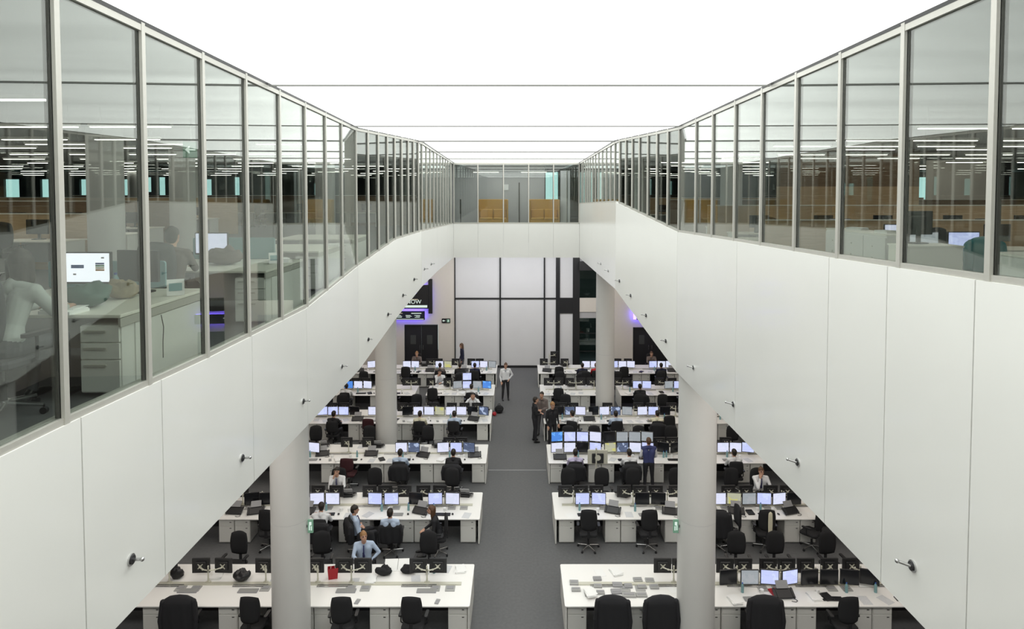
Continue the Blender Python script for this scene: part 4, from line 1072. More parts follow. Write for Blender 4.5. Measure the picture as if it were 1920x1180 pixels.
# ------------------------------------------------------------ things on the desks
HALF = {'keyboard': (.225, .10), 'mouse': (.035, .055), 'desk_phone': (.26, .17), 'paper_sheet': (.15, .16), 'paper_pile': (.15, .17), 'mug': (.06, .05), 'bottle': (.04, .04), 'calculator': (.07, .09), 'book': (.13, .15)}
OCCUPIED = []
cnt = {}
def item(pr, x, y, z, rz, name, s, r, cat, grp, extra=''):
    k = (name, s, r, extra); i = cnt.get(k, 0); cnt[k] = i + 1
    hx, hy = HALF.get(pr.name.split('.')[0], (.1, .1))
    for tr in range(9):
        xx = x + (0, .12, -.12, .22, -.22, .34, -.34, .5, -.5)[tr]
        if abs(xx) < 1.06 + hx or (r == 5 and 3.95 - hx < abs(xx) < 4.65 + hx) or abs(xx) > 9.0: continue
        if all(abs(xx - a) > hx + c_ or abs(y - b) > hy + d_ for a, b, c_, d_ in OCCUPIED): break
    else:
        if not extra: return None
        xx = x
    x = xx; OCCUPIED.append((x, y, hx, hy))
    o = put(pr, (x, y, z), rz, f'{name} on the {where(s, r)}{extra}, {ORD[min(i, 19)]}', cat, grp); return o
# papers and telephones on the far halves of the desks
for s, sg in (('L', -1), ('R', 1)):
    for r in range(2, 7):
        for x in FARCHAIRS[(s, r)]:
            item(PHONE, x + .5, ROWS[r - 1] + 1.32, DESK, PI + rnd.uniform(-.3, .3), 'far-side black dealer telephone', s, r, 'telephone', 'dealer telephones')
            item(PRINT, x - .1, ROWS[r - 1] + 1.34, DESK, rnd.uniform(-.4, .4), 'far-side printout', s, r, 'paper', 'papers on the desks')
# telephones with a fixed place
for (x, y, s, r, a) in ((2.67, 17.39, 'R', 2, -.35), (4.26, 17.33, 'R', 2, -.2), (-3.19, 21.1, 'L', 3, -.3), (-6.63, 21.2, 'L', 3, .2), (-4.97, 21.2, 'L', 3, 0), (-1.45, 21.1, 'L', 3, .1)):
    item(PHONE, x, y - .1, DESK, a, 'black dealer telephone', s, r, 'telephone', 'dealer telephones', ' near the screens')
for s, sg in (('L', -1), ('R', 1)):
    for r in range(1, 7):
        F = ROWS[r - 1]
        seats = sorted([c[0] for c in CHAIRS[(s, r)]], key=abs)
        base = [sg * (1.97 + 1.65 * k) for k in range(5)]
        for k, b in enumerate(base):
            sx = min(seats, key=lambda q: abs(q - b)); sx = sx if abs(sx - b) < .5 else b
            if r == 5 and 3.9 < abs(sx) < 4.7: continue
            if r == 1 and s == 'L': continue
            if r == 1 and s == 'R' and k < 2: continue
            z = DESK
            item(KB if (k + r) % 3 else KBG, sx + rnd.uniform(-.06, .06), F + .24, z, rnd.uniform(-.1, .1), 'dark keyboard' if (k + r) % 3 else 'grey keyboard', s, r, 'keyboard', 'keyboards on the desks')
            item(MOUSE, sx + .32, F + .25, z, .2, 'small black mouse', s, r, 'mouse', 'mice on the desks')
            if not (r == 2 and s == 'R' and k < 2) and not (r == 3 and s == 'L' and k < 3):
                item(PHONE, sx + rnd.choice((-.58, .56)), F + .32, z, rnd.uniform(-.4, .4), 'black dealer telephone', s, r, 'telephone', 'dealer telephones')
            item(PILE if rnd.random() < .35 else PRINT if rnd.random() < .5 else PAPER, sx - .3 + rnd.uniform(-.05, .05), F + .2 + rnd.uniform(-.03, .05), z, rnd.uniform(-.5, .5), 'white papers', s, r, 'paper', 'papers on the desks')
            if rnd.random() < .7: item(PRINT, sx + .62 + rnd.uniform(-.05, .1), F + .2, z + .0, rnd.uniform(-.6, .6), 'printed sheet', s, r, 'paper', 'papers on the desks')
            for e_ in range(3):
                nm, pr_, ct = (('loose white sheet', PAPER, 'paper'), ('stapled printout', PRINT, 'paper'), ('dark notebook', BOOK, 'book'))[rnd.choice((0, 1, 1, 2))]
                item(pr_, sx + rnd.uniform(-.75, .75), F + rnd.uniform(.18, .42), z, rnd.uniform(-.6, .6), nm, s, r, ct, 'papers on the desks' if ct == 'paper' else 'books on the desks')
            if rnd.random() < .6: item(BOTTLE, sx + rnd.uniform(-.6, .6), F + .48, z, 0, 'slim water bottle', s, r, 'bottle', 'bottles on the desks')
            if rnd.random() < .6: item(MUG, sx + rnd.uniform(-.6, .6), F + .44, z, rnd.random() * 6, 'white cup', s, r, 'mug', 'mugs on the desks')
            q = rnd.random()
            if q < .3: o = item(MUG, sx + .45, F + .42, z, rnd.random() * 6, 'white mug', s, r, 'mug', 'mugs on the desks')
            elif q < .55: item(BOTTLE, sx - .45, F + .44, z, 0, 'small water bottle', s, r, 'bottle', 'bottles on the desks')
            elif q < .75: item(CALC, sx - .5, F + .22, z, .3, 'grey calculator', s, r, 'calculator', 'calculators on the desks')
            elif q < .9: item(BOOK, sx + .45, F + .4, z, .4, 'black notebook', s, r, 'book', 'books on the desks')
# front left row: mostly cleared places
for i, x in enumerate((-2.04, -3.85, -6.05, -7.4)): item(KBG, x, 13.82, DESK, 0, 'grey keyboard', 'L', 1, 'keyboard', 'keyboards on the desks')
for i, x in enumerate((-1.75, -3.5)): item(CALC, x, 13.45, DESK, -.2, 'dark handset', 'L', 1, 'calculator', 'calculators on the desks')
bd = empty('ring_binder', (-2.85, 14.70, DESK), .05)
MB().box((-.16, 0, .07), (.31, .30, .02), R=Matrix.Rotation(.5, 3, 'X')).box((.16, 0, .07), (.31, .30, .02), R=Matrix.Rotation(.5, 3, 'X')).build('pages', 'paper', bd)
MB().box((0, .03, .055), (.66, .32, .006), R=Matrix.Rotation(.5, 3, 'X')).build('cover', 'black', bd)
tag(bd, 'open white ring binder propped up at the back of the front left desk', 'binder')
def crumple(name, loc, r, m, seed, lab, cat):
    mb = MB().sph((0, 0, r[2]), r, nu=20, nv=14)
    mb.v = [tuple(Vector(v) * (1 + .35 * noise.noise(Vector(v) * 9 + Vector((seed, 0, 0))) + .2 * noise.noise(Vector(v) * 26 + Vector((seed, 5, 0)))) ) for v in mb.v]
    mb.v = [(v[0], v[1], max(v[2], 0)) for v in mb.v]
    return tag(mb.build(name, m, None, loc), lab, cat)
crumple('bag', (-3.12, 14.42, DESK), (.2, .12, .1), 'black_soft', 1, 'crumpled black bag with straps lying before the open binder', 'bag')
crumple('bag', (-2.58, 14.5, DESK), (.17, .1, .08), 'black_soft', 4, 'smaller crumpled black pouch lying right of the binder', 'bag')
crumple('headset_pile', (-6.35, 14.2, DESK), (.18, .14, .12), 'black', 7, 'tangled black headset left of the near left column', 'headset')
crumple('headset_pile', (-7.9, 14.3, DESK), (.16, .12, .12), 'black', 9, 'tangled black headset at the cladding end of the front left desk', 'headset')
pb = empty('paper_bag', (-4.28, 14.3, DESK), .25)
MB().add([(-.1, -.05, 0), (.1, -.05, 0), (.1, .05, 0), (-.1, .05, 0), (-.12, -.06, .26), (.12, -.06, .26), (.12, .06, .26), (-.12, .06, .26)], [(0, 3, 2, 1), (0, 1, 5, 4), (1, 2, 6, 5), (2, 3, 7, 6), (3, 0, 4, 7)]).build('bag_body', 'red', pb)
MB().tube([(-.05, -.06, .26), (-.04, -.06, .33), (.04, -.06, .33), (.05, -.06, .26)], .004).build('handle', 'paper', pb)
tag(pb, 'red carrier bag standing beside the near left column', 'bag')
for i, (x, y, a) in enumerate(((-3.75, 14.15, .1), (-3.5, 14.2, 0), (-2.35, 14.25, .2), (-1.35, 14.6, .1), (-5.6, 14.3, 0), (-7.0, 14.35, .1), (-1.35, 14.85 - .2, -.2))):
    item(PILE if i % 2 else PRINT, x, y, DESK, a, 'white paper stack' if i % 2 else 'large printed sheet', 'L', 1, 'paper', 'papers on the desks')
item(BOTTLE, -1.62, 14.5, DESK, 0, 'small water bottle', 'L', 1, 'bottle', 'bottles on the desks')
item(MUG, -1.9, 14.45, DESK, 0, 'white mug', 'L', 1, 'mug', 'mugs on the desks')
# stacked flat units on the front right desk
fb = [(1.30, 14.1, .2, .16), (1.32, 13.85, .2, .12), (1.85, 14.25, .19, .13), (1.83, 13.98, .18, .12), (1.86, 13.75, .18, .12), (1.62, 13.72, .24, .18), (2.28, 14.02, .22, .16), (2.52, 13.98, .18, .14), (2.22, 13.78, .24, .16), (2.48, 13.66, .3, .16), (2.76, 13.66, .24, .14), (2.78, 14.2, .2, .16), (3.05, 14.18, .2, .16), (3.1, 13.95, .2, .14), (2.83, 13.95, .2, .12)]
fo = ['by the aisle corner', 'in front of the aisle corner one', 'behind the white booklet pile', 'second of the short column', 'third of the short column', 'under the loose sheets', 'dark, at the middle', 'dark, right of the middle', 'greenish, near the chair', 'long, behind the jacket', 'small, before the column', 'rear pair, aisle side', 'rear pair, column side', 'front of the rear pair', 'paler, front of the rear pair']
for i, (x, y, a, b) in enumerate(fb):
    dk = i in (2, 6, 7, 8)
    o = MB().rbox((0, 0, .02), (a, b, .04), .008, 'z', ch=.003).rbox((0, .01, .042), (a * .8, b * .5, .008), .006, 'z', 1).build('keypad_unit', ['grey_plastic' if dk else 'tray', 'grey_plastic'], None, (x, y, DESK))
    o.rotation_euler.z = .04 * (i % 3 - 1); tag(o, f'flat grey keypad unit on the front right desk, {fo[i]}', 'keypad', 'flat keypad units on the front right desk')
OCCUPIED.clear(); item(PILE, 1.62, 13.66, DESK + .05, .2, 'white booklet pile', 'R', 1, 'paper', 'papers on the desks')
for i, (x, y) in enumerate(((6.2, 13.85), (6.35, 13.6), (1.95, 14.5), (2.2, 14.5), (3.5, 13.9))): item(PAPER if i % 2 == 0 else PILE, x, y, DESK, .1 * i, 'white page', 'R', 1, 'paper', 'papers on the desks')
for nm, x, y, m_, lb in (('book', 5.75, 13.75, 'red', 'dark red book beside the keyboard on the front right desk'), ('book', 6.85, 13.6, 'black', 'black closed notebook on the front right desk')):
    o = put(BOOK, (x, y, DESK), .2, lb, 'book'); recolour(o, m_, 0)
o = MB().rbox((0, 0, .12), (.4, .02, .24), .02, R=Matrix.Rotation(-.4, 3, 'X')).build('tablet_screen', 'paper', None, (7.95, 14.0, DESK)); tag(o, 'bright slanted white panel behind the telephone by the right cladding', 'panel')
put(BAG, (-.80, 27.3, 0), .2, 'black rucksack standing on the aisle floor by the fifth left desk', 'bag')
o = clone(BAG); o.location = (-1.0, 26.95, 0); o.rotation_euler = (0, 0, .7); o.scale = (.5, .5, .5); recolour(part(o, 'bag_body'), 'red'); tag(o, 'small red bag beside the black rucksack in the aisle', 'bag')
put(BAG, (-4.15, 16.62, 0), 0, 'black bag on the floor under the second left desk', 'bag')
# tall television pole between the second and third right desk rows
tv = empty('television_stand', (2.5, 19.25, 0))
MB().cyl((-.05, 0, .05), (-.05, 0, 1.75), .025, n=12).build('pole', 'arm', tv)
for k in range(4):
    t_ = k * PI / 2 + .6; MB().cyl((-.05, 0, .12), (-.05 + .35 * math.cos(t_), .35 * math.sin(t_), .03), .02, n=8).build('leg', 'arm', tv)
MB().rbox((.0, .06, 1.45), (.62, .05, .44), .02, ch=.006).build('casing', 'arm', tv)
MB().rbox((.0, .02, 1.42), (.36, .06, .3), .02, ch=.01).cyl((0, -.02, 1.45), (0, .0, 1.45), .09, n=16, mi=1).build('rear_housing', ['black', 'arm'], tv)
tag(tv, 'cream framed screen on a tall pole, seen from behind between desk rows', 'display')

# ================================================================== UPPER GALLERIES
BAYN = ['first', 'second', 'third', 'fourth', 'fifth', 'sixth', 'seventh', 'eighth', 'ninth', 'tenth', 'eleventh', 'twelfth', 'thirteenth', 'fourteenth', 'fifteenth', 'sixteenth']
def make_strip():
    r = proto('ceiling_light')
    mk(MB().rbox((0, 0, .02), (1.36, .09, .05), .004, 'z'), 'housing', 'alu', r)
    mk(MB().box((0, 0, -.012), (1.30, .07, .014)), 'tube', 'strip_light', r)
    mk(MB().cyl((-.5, 0, .04), (-.5, 0, .34), .003, n=5).cyl((.5, 0, .04), (.5, 0, .34), .003, n=5), 'suspension', 'steel', r)
    return r
STRIP = make_strip()
def strips(sg, rows):
    for j, (y, x0, step, n) in enumerate(rows):
        for i in range(n):
            x = x0 + i * step
            put(STRIP, (sg * x, y, 10.78), 0, f'linear {"left" if sg < 0 else "right"} gallery ceiling light, {BAYN[j]} row, {BAYN[i]} from the glass', 'ceiling light', 'linear ceiling lights of the galleries')
strips(-1, [(4.6, 6.1, 1.55, 4), (7.37, 6.12, 1.6, 6), (10.41, 6.37, 1.53, 10), (12.93, 7.98, 1.9, 9), (14.21, 5.2, 2.6, 7), (15.41, 9.1, 1.66, 9), (18.0, 7.0, 1.7, 10), (20.6, 6.1, 2.5, 12), (23.4, 7.1, 2.6, 10),
           (26.2, 6.2, 2.5, 11), (29.2, 5.4, 2.6, 11), (32.6, 6.8, 2.6, 11), (36.4, 5.6, 2.8, 11), (40.4, 7.0, 3.0, 10)])
strips(1, [(6.0, 8.4, 1.6, 3), (8.2, 8.9, 1.6, 4), (10.67, 7.43, 1.6, 5), (13.19, 7.32, 1.62, 7), (14.87, 6.7, 1.7, 7), (16.0, 8.9, 2.4, 5), (18.2, 6.4, 1.8, 8), (20.2, 7.2, 2.5, 8), (23.0, 5.9, 2.6, 10), (26.0, 7.0, 2.5, 10),
          (29.4, 5.8, 2.6, 11), (33.0, 6.8, 2.6, 11), (37.0, 5.6, 2.8, 11), (41.0, 7.0, 3.0, 10)])
for i, x in enumerate((-1.62, .85)):
    put(STRIP, (x, 32.6, 10.72), 0, f'linear ceiling light over the lobby, above the {"left" if i == 0 else "right"} sofa', 'ceiling light', 'linear ceiling lights of the galleries')

# ---- far walls of the left gallery: dark, with tall window openings
def wall_openings(name, axis, pos, a0, a1, z0, z1, ops, m, t=.2):
    """wall along x (axis 'x', at y=pos) or along y (axis 'y', at x=pos) with openings [(a, b, zlo, zhi)]"""
    root = struct(empty(name)); ops = sorted(ops)
    def bx(p, q, lo, hi):
        if q - p < .01 or hi - lo < .01: return
        c, d = (((p + q) / 2, pos, (lo + hi) / 2), (q - p, t, hi - lo)) if axis == 'x' else ((pos, (p + q) / 2, (lo + hi) / 2), (t, q - p, hi - lo))
        MB().box(c, d).build('wall_panel', m, root)
    cur = a0
    for a, b, lo, hi in ops:
        bx(cur, a, z0, z1); bx(a, b, z0, lo); bx(a, b, hi, z1); cur = b
        c = ((a + b) / 2, pos, (lo + hi) / 2) if axis == 'x' else (pos, (a + b) / 2, (lo + hi) / 2)
        d = (b - a, .02, hi - lo) if axis == 'x' else (.02, b - a, hi - lo)
        MB().box(c, d).build('window_pane', 'pane', root)
    bx(cur, a1, z0, z1); return root
Z0, Z1 = 7.9, 11.12
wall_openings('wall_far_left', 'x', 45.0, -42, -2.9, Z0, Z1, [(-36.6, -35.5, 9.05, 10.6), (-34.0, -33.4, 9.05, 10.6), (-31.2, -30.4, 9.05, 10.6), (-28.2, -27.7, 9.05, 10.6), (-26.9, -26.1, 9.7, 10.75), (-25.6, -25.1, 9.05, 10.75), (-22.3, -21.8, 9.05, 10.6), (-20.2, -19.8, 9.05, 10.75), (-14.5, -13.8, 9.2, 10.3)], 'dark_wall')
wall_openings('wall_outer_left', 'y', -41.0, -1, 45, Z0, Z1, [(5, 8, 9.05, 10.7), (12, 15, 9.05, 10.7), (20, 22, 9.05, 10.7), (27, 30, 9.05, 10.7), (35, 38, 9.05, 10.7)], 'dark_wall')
sb('wall_gallery_front_left', (-22.5, -.9, 9.5), (39, .2, 3.24), 'wall_grey')
sb('wall_gallery_front_right', (22.5, -.9, 9.5), (39, .2, 3.24), 'wall_grey')
sb('wall_void_front', (0, -.9, 9.0), (6.0, .2, 5.0), 'wall')
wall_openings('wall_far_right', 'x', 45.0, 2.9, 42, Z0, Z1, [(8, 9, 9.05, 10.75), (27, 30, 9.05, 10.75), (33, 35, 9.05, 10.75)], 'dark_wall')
wall_openings('wall_outer_right', 'y', 41.0, -1, 45, Z0, Z1, [(5, 10, 9.0, 10.8), (18, 21, 9.05, 10.7), (24, 29, 9.0, 10.8), (34, 38, 9.05, 10.7)], 'wall_grey')
# lobby beyond the end glazing
struct(MB().box((-1.05, 33.6, 9.5), (5.0, .15, 3.2)).build('wall_lobby', 'wall_grey'))
struct(MB().box((-3.45, 31.6, 9.5), (.12, 4.0, 3.2)).build('wall_lobby_left', 'wall_grey'))
struct(MB().box((.1, 33.5, 9.1), (.05, .04, 2.2)).build('trim_3', 'frame_black'))
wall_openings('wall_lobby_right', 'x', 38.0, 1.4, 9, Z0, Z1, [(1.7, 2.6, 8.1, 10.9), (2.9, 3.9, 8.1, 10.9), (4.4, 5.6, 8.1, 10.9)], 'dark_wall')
def make_sofa():
    r = proto('high_back_sofa')
    mk(MB().rbox((0, -.05, .30), (1.42, .62, .24), .05, 'x', ch=.02), 'seat_base', 'sofa', r)
    for s in (-1, 1):
        mk(MB().rbox((s * .345, -.08, .46), (.67, .58, .13), .05, 'y', ch=.03), 'seat_cushion', 'sofa', r)
        mk(MB().rbox((s * .345, .15, .72), (.66, .14, .42), .05, 'y', ch=.03), 'back_cushion', 'sofa', r)
        mk(MB().rbox((s * .73, -.02, .80), (.06, .7, 1.24), .05, 'x', ch=.015), 'side_wing', 'sofa', r)
        for q in (-.25, .2): mk(MB().cyl((s * .6, q, 0), (s * .6, q, .19), .016, .02, n=8), 'leg', 'black', r)
    mk(MB().rbox((0, .28, .80), (1.46, .09, 1.26), .05, 'y', ch=.02), 'backrest', 'sofa', r)
    return r
SOFA = make_sofa()
put(SOFA, (-1.22, 31.6, UP), 0, 'high-backed mustard sofa behind the end glazing, left one', 'sofa', 'mustard sofas in the lobby')
put(SOFA, (1.35, 31.6, UP), 0, 'high-backed mustard sofa behind the end glazing, right one', 'sofa', 'mustard sofas in the lobby')
o = MB().cyl((0, 0, 0), (0, 0, .03), .16, n=20).cyl((0, 0, .03), (0, 0, 1.0), .02, n=10).rbox((0, -.03, 1.1), (.07, .05, .7), .02).build('queue_post', 'black', None, (-2.72, 30.2, UP)); tag(o, 'black slim post in the left corner of the lobby', 'post')
o = MB().rbox((0, 0, .3), (1.0, .5, .04), .02, 'z').cyl((-.4, 0, 0), (-.4, 0, .3), .02).cyl((.4, 0, 0), (.4, 0, .3), .02).build('coffee_table', 'paper', None, (1.75, 30.3, UP)); tag(o, 'low white coffee table before the right mustard sofa', 'table')
o = MB().rbox((0, 0, 0), (.3, .02, .3), .01).build('wall_notice', 'paper', None, (-.62, 33.49, 9.95)); tag(o, 'pale square notice on the grey lobby wall', 'notice')

struct(MB().box((2.36, 32.0, 9.35), (.34, .03, 2.85)).box((2.62, 32.0, 9.35), (.12, .03, 2.85)).build('window_6', 'screen_fab'))
struct(MB().box((2.5, 31.98, 9.35), (.03, .05, 2.9)).build('trim_4', 'alu'))

# ---- gallery columns
for x, y, nm in ((-9.15, 14.0, 'left gallery, near'), (-10.1, 19.0, 'left gallery, far'), (-14.5, 28.6, 'left'), (9.9, 9.9, 'right gallery, near'), (7.3, 21.5, 'right'), (5.2, 26.5, 'right far'), (-7.2, 23.6, 'x'), (14, 27.6, 'x'), (-20, 33, 'x')):
    struct(MB().cyl((0, 0, UP), (0, 0, 11.12), .36, n=40).build('column_gallery', 'column', None, (x, y, 0)))

# ---- partitions clad in oak
def partition(x0, x1, y, h, m, label, cap=True, t=.06):
    r = empty('partition', ((x0 + x1) / 2, y, UP)); W = x1 - x0
    n = max(1, int(abs(W) / 1.6))
    for k in range(n):
        MB().box((-W / 2 + (k + .5) * W / n, 0, h / 2), (W / n - .01, t, h)).build('oak_panel', m, r)
    if cap: MB().box((0, 0, h + .012), (W, t + .03, .024)).build('top_rail', 'counter', r)
    return tag(r, label, 'partition', 'oak desk partitions')
partition(-20.0, -9.6, 14.6, 1.28, 'wood', 'pale oak partition of the left gallery, before the near round column')
partition(-27.0, -10.9, 19.8, 1.50, 'wood_dark', 'brown oak partition of the left gallery, just behind the near round column')
partition(-30.0, -12.0, 27.0, 1.55, 'wood', 'pale oak partition deep in the left gallery')
partition(-24.0, -5.0, 34.0, 1.6, 'wood_dark', 'brown oak partition at the far end of the left gallery')
partition(4.9, 13.0, 12.7, 1.22, 'wood', 'pale oak partition of the right gallery, behind the white cabinets')
partition(5.2, 17.0, 17.2, 1.42, 'wood', 'pale oak partition of the right gallery, second from the viewer')
partition(5.6, 20.0, 23.4, 1.5, 'wood_dark', 'brown oak partition deep in the right gallery')
partition(5.6, 20.0, 31.0, 1.5, 'wood', 'pale oak partition at the far end of the right gallery')
# core room clad in oak on the right, with a pale board beside it, coloured to imitate a daylit opening
cr = struct(empty('wall_core_right'))
MB().box((11.0, 21.0, 10.5), (4.6, .3, 1.24)).build('oak_cladding', 'wood_dark', cr)
MB().box((11.0, 21.0, 9.45), (4.6, .3, .86)).build('oak_cladding', 'wood', cr)
MB().box((11.0, 21.0, 8.46), (4.6, .3, 1.12)).build('oak_cladding', 'wood_dark', cr)
MB().box((16.9, 24.0, 10.1), (2.6, .15, 1.6)).build('white_board', 'wall', cr)
MB().box((18.5, 24.0, 10.0), (.5, .15, 1.8)).build('dark_screen', 'frame_black', cr)
MB().box((17.0, 23.8, 9.1), (5.0, .15, .5)).build('grey_board', 'wall_grey', cr)

# ---- white counters near the glass, left gallery
def counter_desk(x, y, wd, dp, label, body=True, ped=True, left_ext=1.3):
    """desk end seen from the void: return worktop parallel to the glass and a drawer stack under the near end"""
    r = empty('gallery_desk', (x, y, UP))
    MB().rbox((-(left_ext) / 2, dp / 2, .72), (wd + left_ext, dp, .03), .01, 'z', ch=.004).build('worktop', 'counter', r)
    MB().box((wd / 2 - .012, dp / 2, .665), (.02, dp, .075)).build('edge_beam', 'alu', r)
    MB().box((wd / 2 - .02, dp / 2 + .1, .33), (.02, dp - .25, .58)).build('side_panel', 'ped', r)
    MB().box((-left_ext / 2, dp - .03, .38), (wd + left_ext - .1, .02, .6)).build('back_panel', 'ped', r)
    if ped:
        d = MB().rbox((0, .34, .335), (wd - .04, .6, .60), .01, ch=.004).build('drawer_unit', 'ped', r)
        for z0, z1 in ((.49, .63), (.34, .48), (.05, .33)):
            f = MB().rbox((0, .03, (z0 + z1) / 2), (wd - .06, .02, z1 - z0), .006, ch=.003).build('drawer_front', 'ped', d)
            MB().rbox((-.04, .012, z1 - .045), (wd * .5, .018, .018), .006).build('handle', 'alu', d)
    return tag(r, label, 'desk', 'white desks along the left gallery glass')
counter_desk(-3.64, 5.42, .40, 1.5, 'white desk with drawers nearest the viewer behind the left glass')
counter_desk(-3.62, 8.45, .46, 1.5, 'second white desk with drawers behind the left glass')
counter_desk(-3.80, 11.3, .46, 1.5, 'third white desk behind the left glass, near the bend')
counter_desk(-3.95, 14.2, .46, 1.5, 'fourth white desk behind the left glass, past the bend')
def teal_screen(x, y, wd, h, label):
    o = MB().rbox((0, 0, h / 2), (wd, .03, h), .03, ch=.004).build('desk_screen', 'teal_glass', None, (x, y, UP + .735)); return tag(o, label, 'desk divider', 'teal desk dividers')
teal_screen(-4.55, 6.96, 1.3, .30, 'teal divider along the back of the nearest gallery desk')
teal_screen(-4.5, 9.98, 1.3, .34, 'teal divider along the back of the second gallery desk')
o = put(DMON, (-4.42, 6.45, UP + .735), 0, 'white lit monitor on the nearest gallery desk, showing a chart and a coloured table', 'monitor')
dm = part(o, 'display'); recolour(dm, emit_mat('spreadsheet white', (.78, .80, .88), .9))
MB().box((-.09, -.022, .30), (.13, .003, .035)).build('chart_block', 'blue', dm)
for k, c_ in enumerate(('blue', 'green', 'cream', 'orange')):
    MB().box((.14, -.022, .33 - k * .022), (.09, .003, .019)).build('table_band', c_ if c_ != 'green' else M['green'], dm)
MB().box((.17, -.022, .39), (.03, .003, .015)).box((-.12, -.022, .22), (.03, .003, .015)).build('text_mark', 'grey_plastic', dm)
o = put(DMON, (-4.62, 9.5, UP + .735), 0, 'white lit monitor on the second gallery desk', 'monitor'); recolour(part(o, 'display'), SCR['w'])
o = put(DMON, (-4.0, 6.62, UP + .735), -.2, 'switched-off grey monitor right of the lit one on the nearest gallery desk', 'monitor')
person('near', (-4.13, 5.02, UP), -.12, 'person with dark long hair in light grey cardigan, seated behind the left glass', 'shirt_grey', 'trousers_grey', 'hair_dark')
put(CHAIR_GREY, (-4.13, 5.0, UP), -.12, 'grey office chair with steel star base under the person in the cardigan', 'chair')
put(CHAIR_GREY, (-4.55, 8.0, UP), .25, 'high-backed grey office chair behind the nearest teal divider', 'chair')
person('type', (-4.45, 8.05, UP), .1, 'person in dark jacket seen from behind at the second gallery desk', 'shirt_brown', 'trousers')
person('type2', (-4.95, 4.2, UP), -1.2, 'person with dark hair at the left picture edge behind the glass', 'shirt_brown', 'trousers') 
crumple('bag', (-3.98, 5.8, UP + .735), (.17, .2, .1), 'green', 3, 'dark green soft bag lying on the nearest gallery desk', 'bag')
o = [o for o in COL.objects if o.get('label', '').startswith('dark green soft')][0]; M['green_dark'] = mat('dark green cloth', (.05, .11, .09), .9); recolour(o, 'green_dark')
crumple('paper_pile', (-3.95, 6.25, UP + .735), (.16, .12, .09), 'khaki', 5, 'heap of cream and brown packets behind the green bag', 'packet')
def calendar(x, y, rz, lab):
    r = empty('desk_calendar', (x, y, UP + .735), rz); R1 = Matrix.Rotation(.32, 3, 'X'); R2 = Matrix.Rotation(-.32, 3, 'X')
    MB().box((0, -.028, .085), (.16, .004, .17), R=R2).box((0, .028, .085), (.16, .004, .17), R=R1).build('card_stand', 'paper', r)
    MB().box((0, -.032, .09), (.12, .002, .08), R=R2).build('printed_area', 'teal_glass', r); return tag(r, lab, 'calendar', 'desk calendars')
calendar(-3.52, 6.45, .5, 'white tent calendar near the far end of the nearest gallery desk'); calendar(-3.6, 9.3, .4, 'white tent calendar on the second gallery desk')
put(KB, (-4.45, 5.75, UP + .735), 0, 'black keyboard on the nearest gallery desk', 'keyboard')
put(PILE, (-4.0, 5.52, UP + .735), 1.4, 'white papers at the front edge of the nearest gallery desk', 'paper')
put(BOTTLE, (-4.2, 6.55, UP + .735), 0, 'clear bottle beside the lit gallery monitor', 'bottle')
put(PILE, (-3.62, 9.6, UP + .735), .3, 'white papers on the second gallery desk', 'paper')
put(PILE, (-3.6, 12.3, UP + .735), .1, 'stack of papers on the third gallery desk', 'paper')
crumple('bag', (-4.3, 9.2, UP + .735), (.28, .16, .12), 'shirt_brown', 8, 'brown soft bag on the second gallery desk', 'bag')
o = MB().tube([(0, 0, .62), (.01, .02, .5), (-.005, .03, .35), (.0, .02, .2)], .004, 6).build('cable', 'black', None, (-3.418, 6.0, UP)); tag(o, 'thin black cable hanging on the white desk side', 'cable')

# exit sign hanging in the left gallery
e = empty('exit_sign', (-6.2, 12.0, 10.5))
MB().rbox((0, 0, 0), (.30, .03, .30), .01).build('sign_body', 'exit_green', e); MB().box((.02, -.02, 0), (.14, .004, .03)).add([(-.11, -.022, 0), (-.02, -.022, .075), (-.02, -.022, -.075)], [(0, 1, 2)]).build('arrow', 'white_glow', e)
MB().cyl((0, 0, .15), (0, 0, .6), .006, n=6).build('hanger', 'steel', e); tag(e, 'square green exit sign with arrow hanging in the left gallery', 'sign')

# ---- generic gallery workplaces beyond
def make_bench():
    r = proto('gallery_bench'); mk(MB().rbox((0, 0, .72), (1.55, .8, .03), .01, 'z', ch=.004), 'worktop', 'counter', r)
    for s in (-1, 1): mk(MB().box((s * .74, 0, .35), (.03, .7, .70)), 'end_panel', 'ped', r)
    mk(MB().box((0, .36, .45), (1.4, .02, .5)), 'modesty_board', 'wall_grey', r); return r
BENCH = make_bench()
def workplaces(side, rows, x0, n, step=1.7):
    for j, y in enumerate(rows):
        for i in range(n):
            x = side * (x0[j] + i * step); nm = f'{"left" if side < 0 else "right"} gallery, {BAYN[j]} line, {BAYN[i]} from the glass'
            put(BENCH, (x, y, UP), 0, f'plain white desk in the {nm}', 'desk', 'gallery desks')
            q = random.random()
            o = put(DMON, (x + random.uniform(-.2, .2), y + .12, UP + .735), 0 if q < .6 else PI, f'desktop monitor in the {nm}', 'monitor', 'gallery monitors'); recolour(part(o, 'display'), SCR[random.choice('ddddw') if q < .6 else 'd'])
            if (i + j) % 2 == 0: put(CHAIR_FAR, (x + random.uniform(-.2, .2), y - .65, UP), random.uniform(-.6, .6), f'black office chair in the {nm}', 'chair', 'gallery chairs')
workplaces(-1, [13.95, 16.2, 18.9, 21.5, 25.4, 32.6], [10.6, 10.6, 11.6, 12.6, 13, 8], 5)
workplaces(1, [11.9, 14.4, 16.5, 19.1, 25.1, 29.7], [7.4, 5.9, 6.4, 6.6, 7, 7], 5)
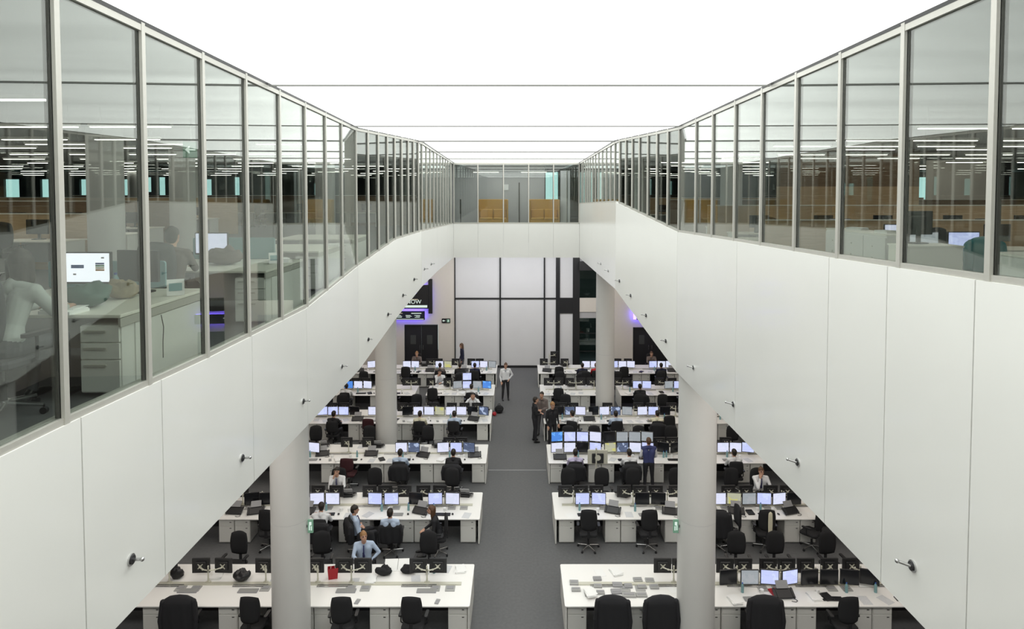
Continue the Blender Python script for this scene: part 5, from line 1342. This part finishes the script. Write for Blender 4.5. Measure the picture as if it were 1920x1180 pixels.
# ---- right gallery, near the glass
def low_cabinet(x, y, wx, wy, h, m, label, doors_=0):
    r = empty('low_cabinet', (x, y, UP)); MB().box((0, 0, h / 2), (wx - .02, wy - .01, h)).build('cabinet_body', m, r); MB().rbox((0, 0, h + .012), (wx + .01, wy + .01, .024), .006, 'z').build('cabinet_top', 'counter', r)
    for k in range(doors_):
        d = MB().rbox((-wx / 2 - .0, -wy / 2 + (k + .5) * wy / doors_, h / 2), (.02, wy / doors_ - .02, h - .06), .006, 'x').build('door', m, r)
        MB().box((-wx / 2 - .015, -wy / 2 + (k + .5) * wy / doors_ + .05, h * .55), (.015, .02, .22)).cyl((-wx / 2 - .0, -wy / 2 + (k + .5) * wy / doors_ + .05, h * .82), (-wx / 2 - .02, -wy / 2 + (k + .5) * wy / doors_ + .05, h * .82), .012, n=8).build('handle', 'alu', d)
    return tag(r, label, 'cabinet', 'white low cabinets of the right gallery')
low_cabinet(6.22, 11.2, .45, 2.0, 1.08, 'ped', 'long white cabinet with door handles behind the right glass', 3)
low_cabinet(5.55, 8.55, .75, .45, 1.06, 'counter', 'beige desk-end cabinet behind the right glass, before the monitors')
low_cabinet(5.95, 7.05, .9, .5, 1.08, 'ped', 'white cabinet at the right picture edge')
o = put(DMON, (5.55, 8.75, UP + 1.085), 3.3, 'black monitor standing behind the beige cabinet end', 'monitor')
o = put(DMON, (6.3, 9.75, UP + .735), .1, 'grey framed monitor left of the lit one in the right gallery', 'monitor'); recolour(part(o, 'display'), SCR['g'])
o = put(DMON, (6.92, 9.75, UP + .735), 0, 'lit blue-white monitor behind the teal-draped chair', 'monitor'); recolour(part(o, 'display'), SCR['b'])
put(BENCH, (6.9, 9.7, UP), 0, 'pale desk under the lit monitor in the right gallery', 'desk') 
ch = put(CHAIR_FAR, (6.38, 8.85, UP), .1, 'office chair draped with a teal jacket', 'chair')
tj = make_jacket(5, 'teal', w_=.52, h0=.7, h1=1.19); put(tj, (6.38, 8.85, UP), .1, 'teal jacket draped over the chair back in the right gallery', 'jacket')
put(PILE, (6.22, 10.6, UP + 1.105), .1, 'white papers on the long white cabinet', 'paper'); put(PILE, (6.22, 11.5, UP + 1.105), .4, 'second pile of papers on the long white cabinet', 'paper')
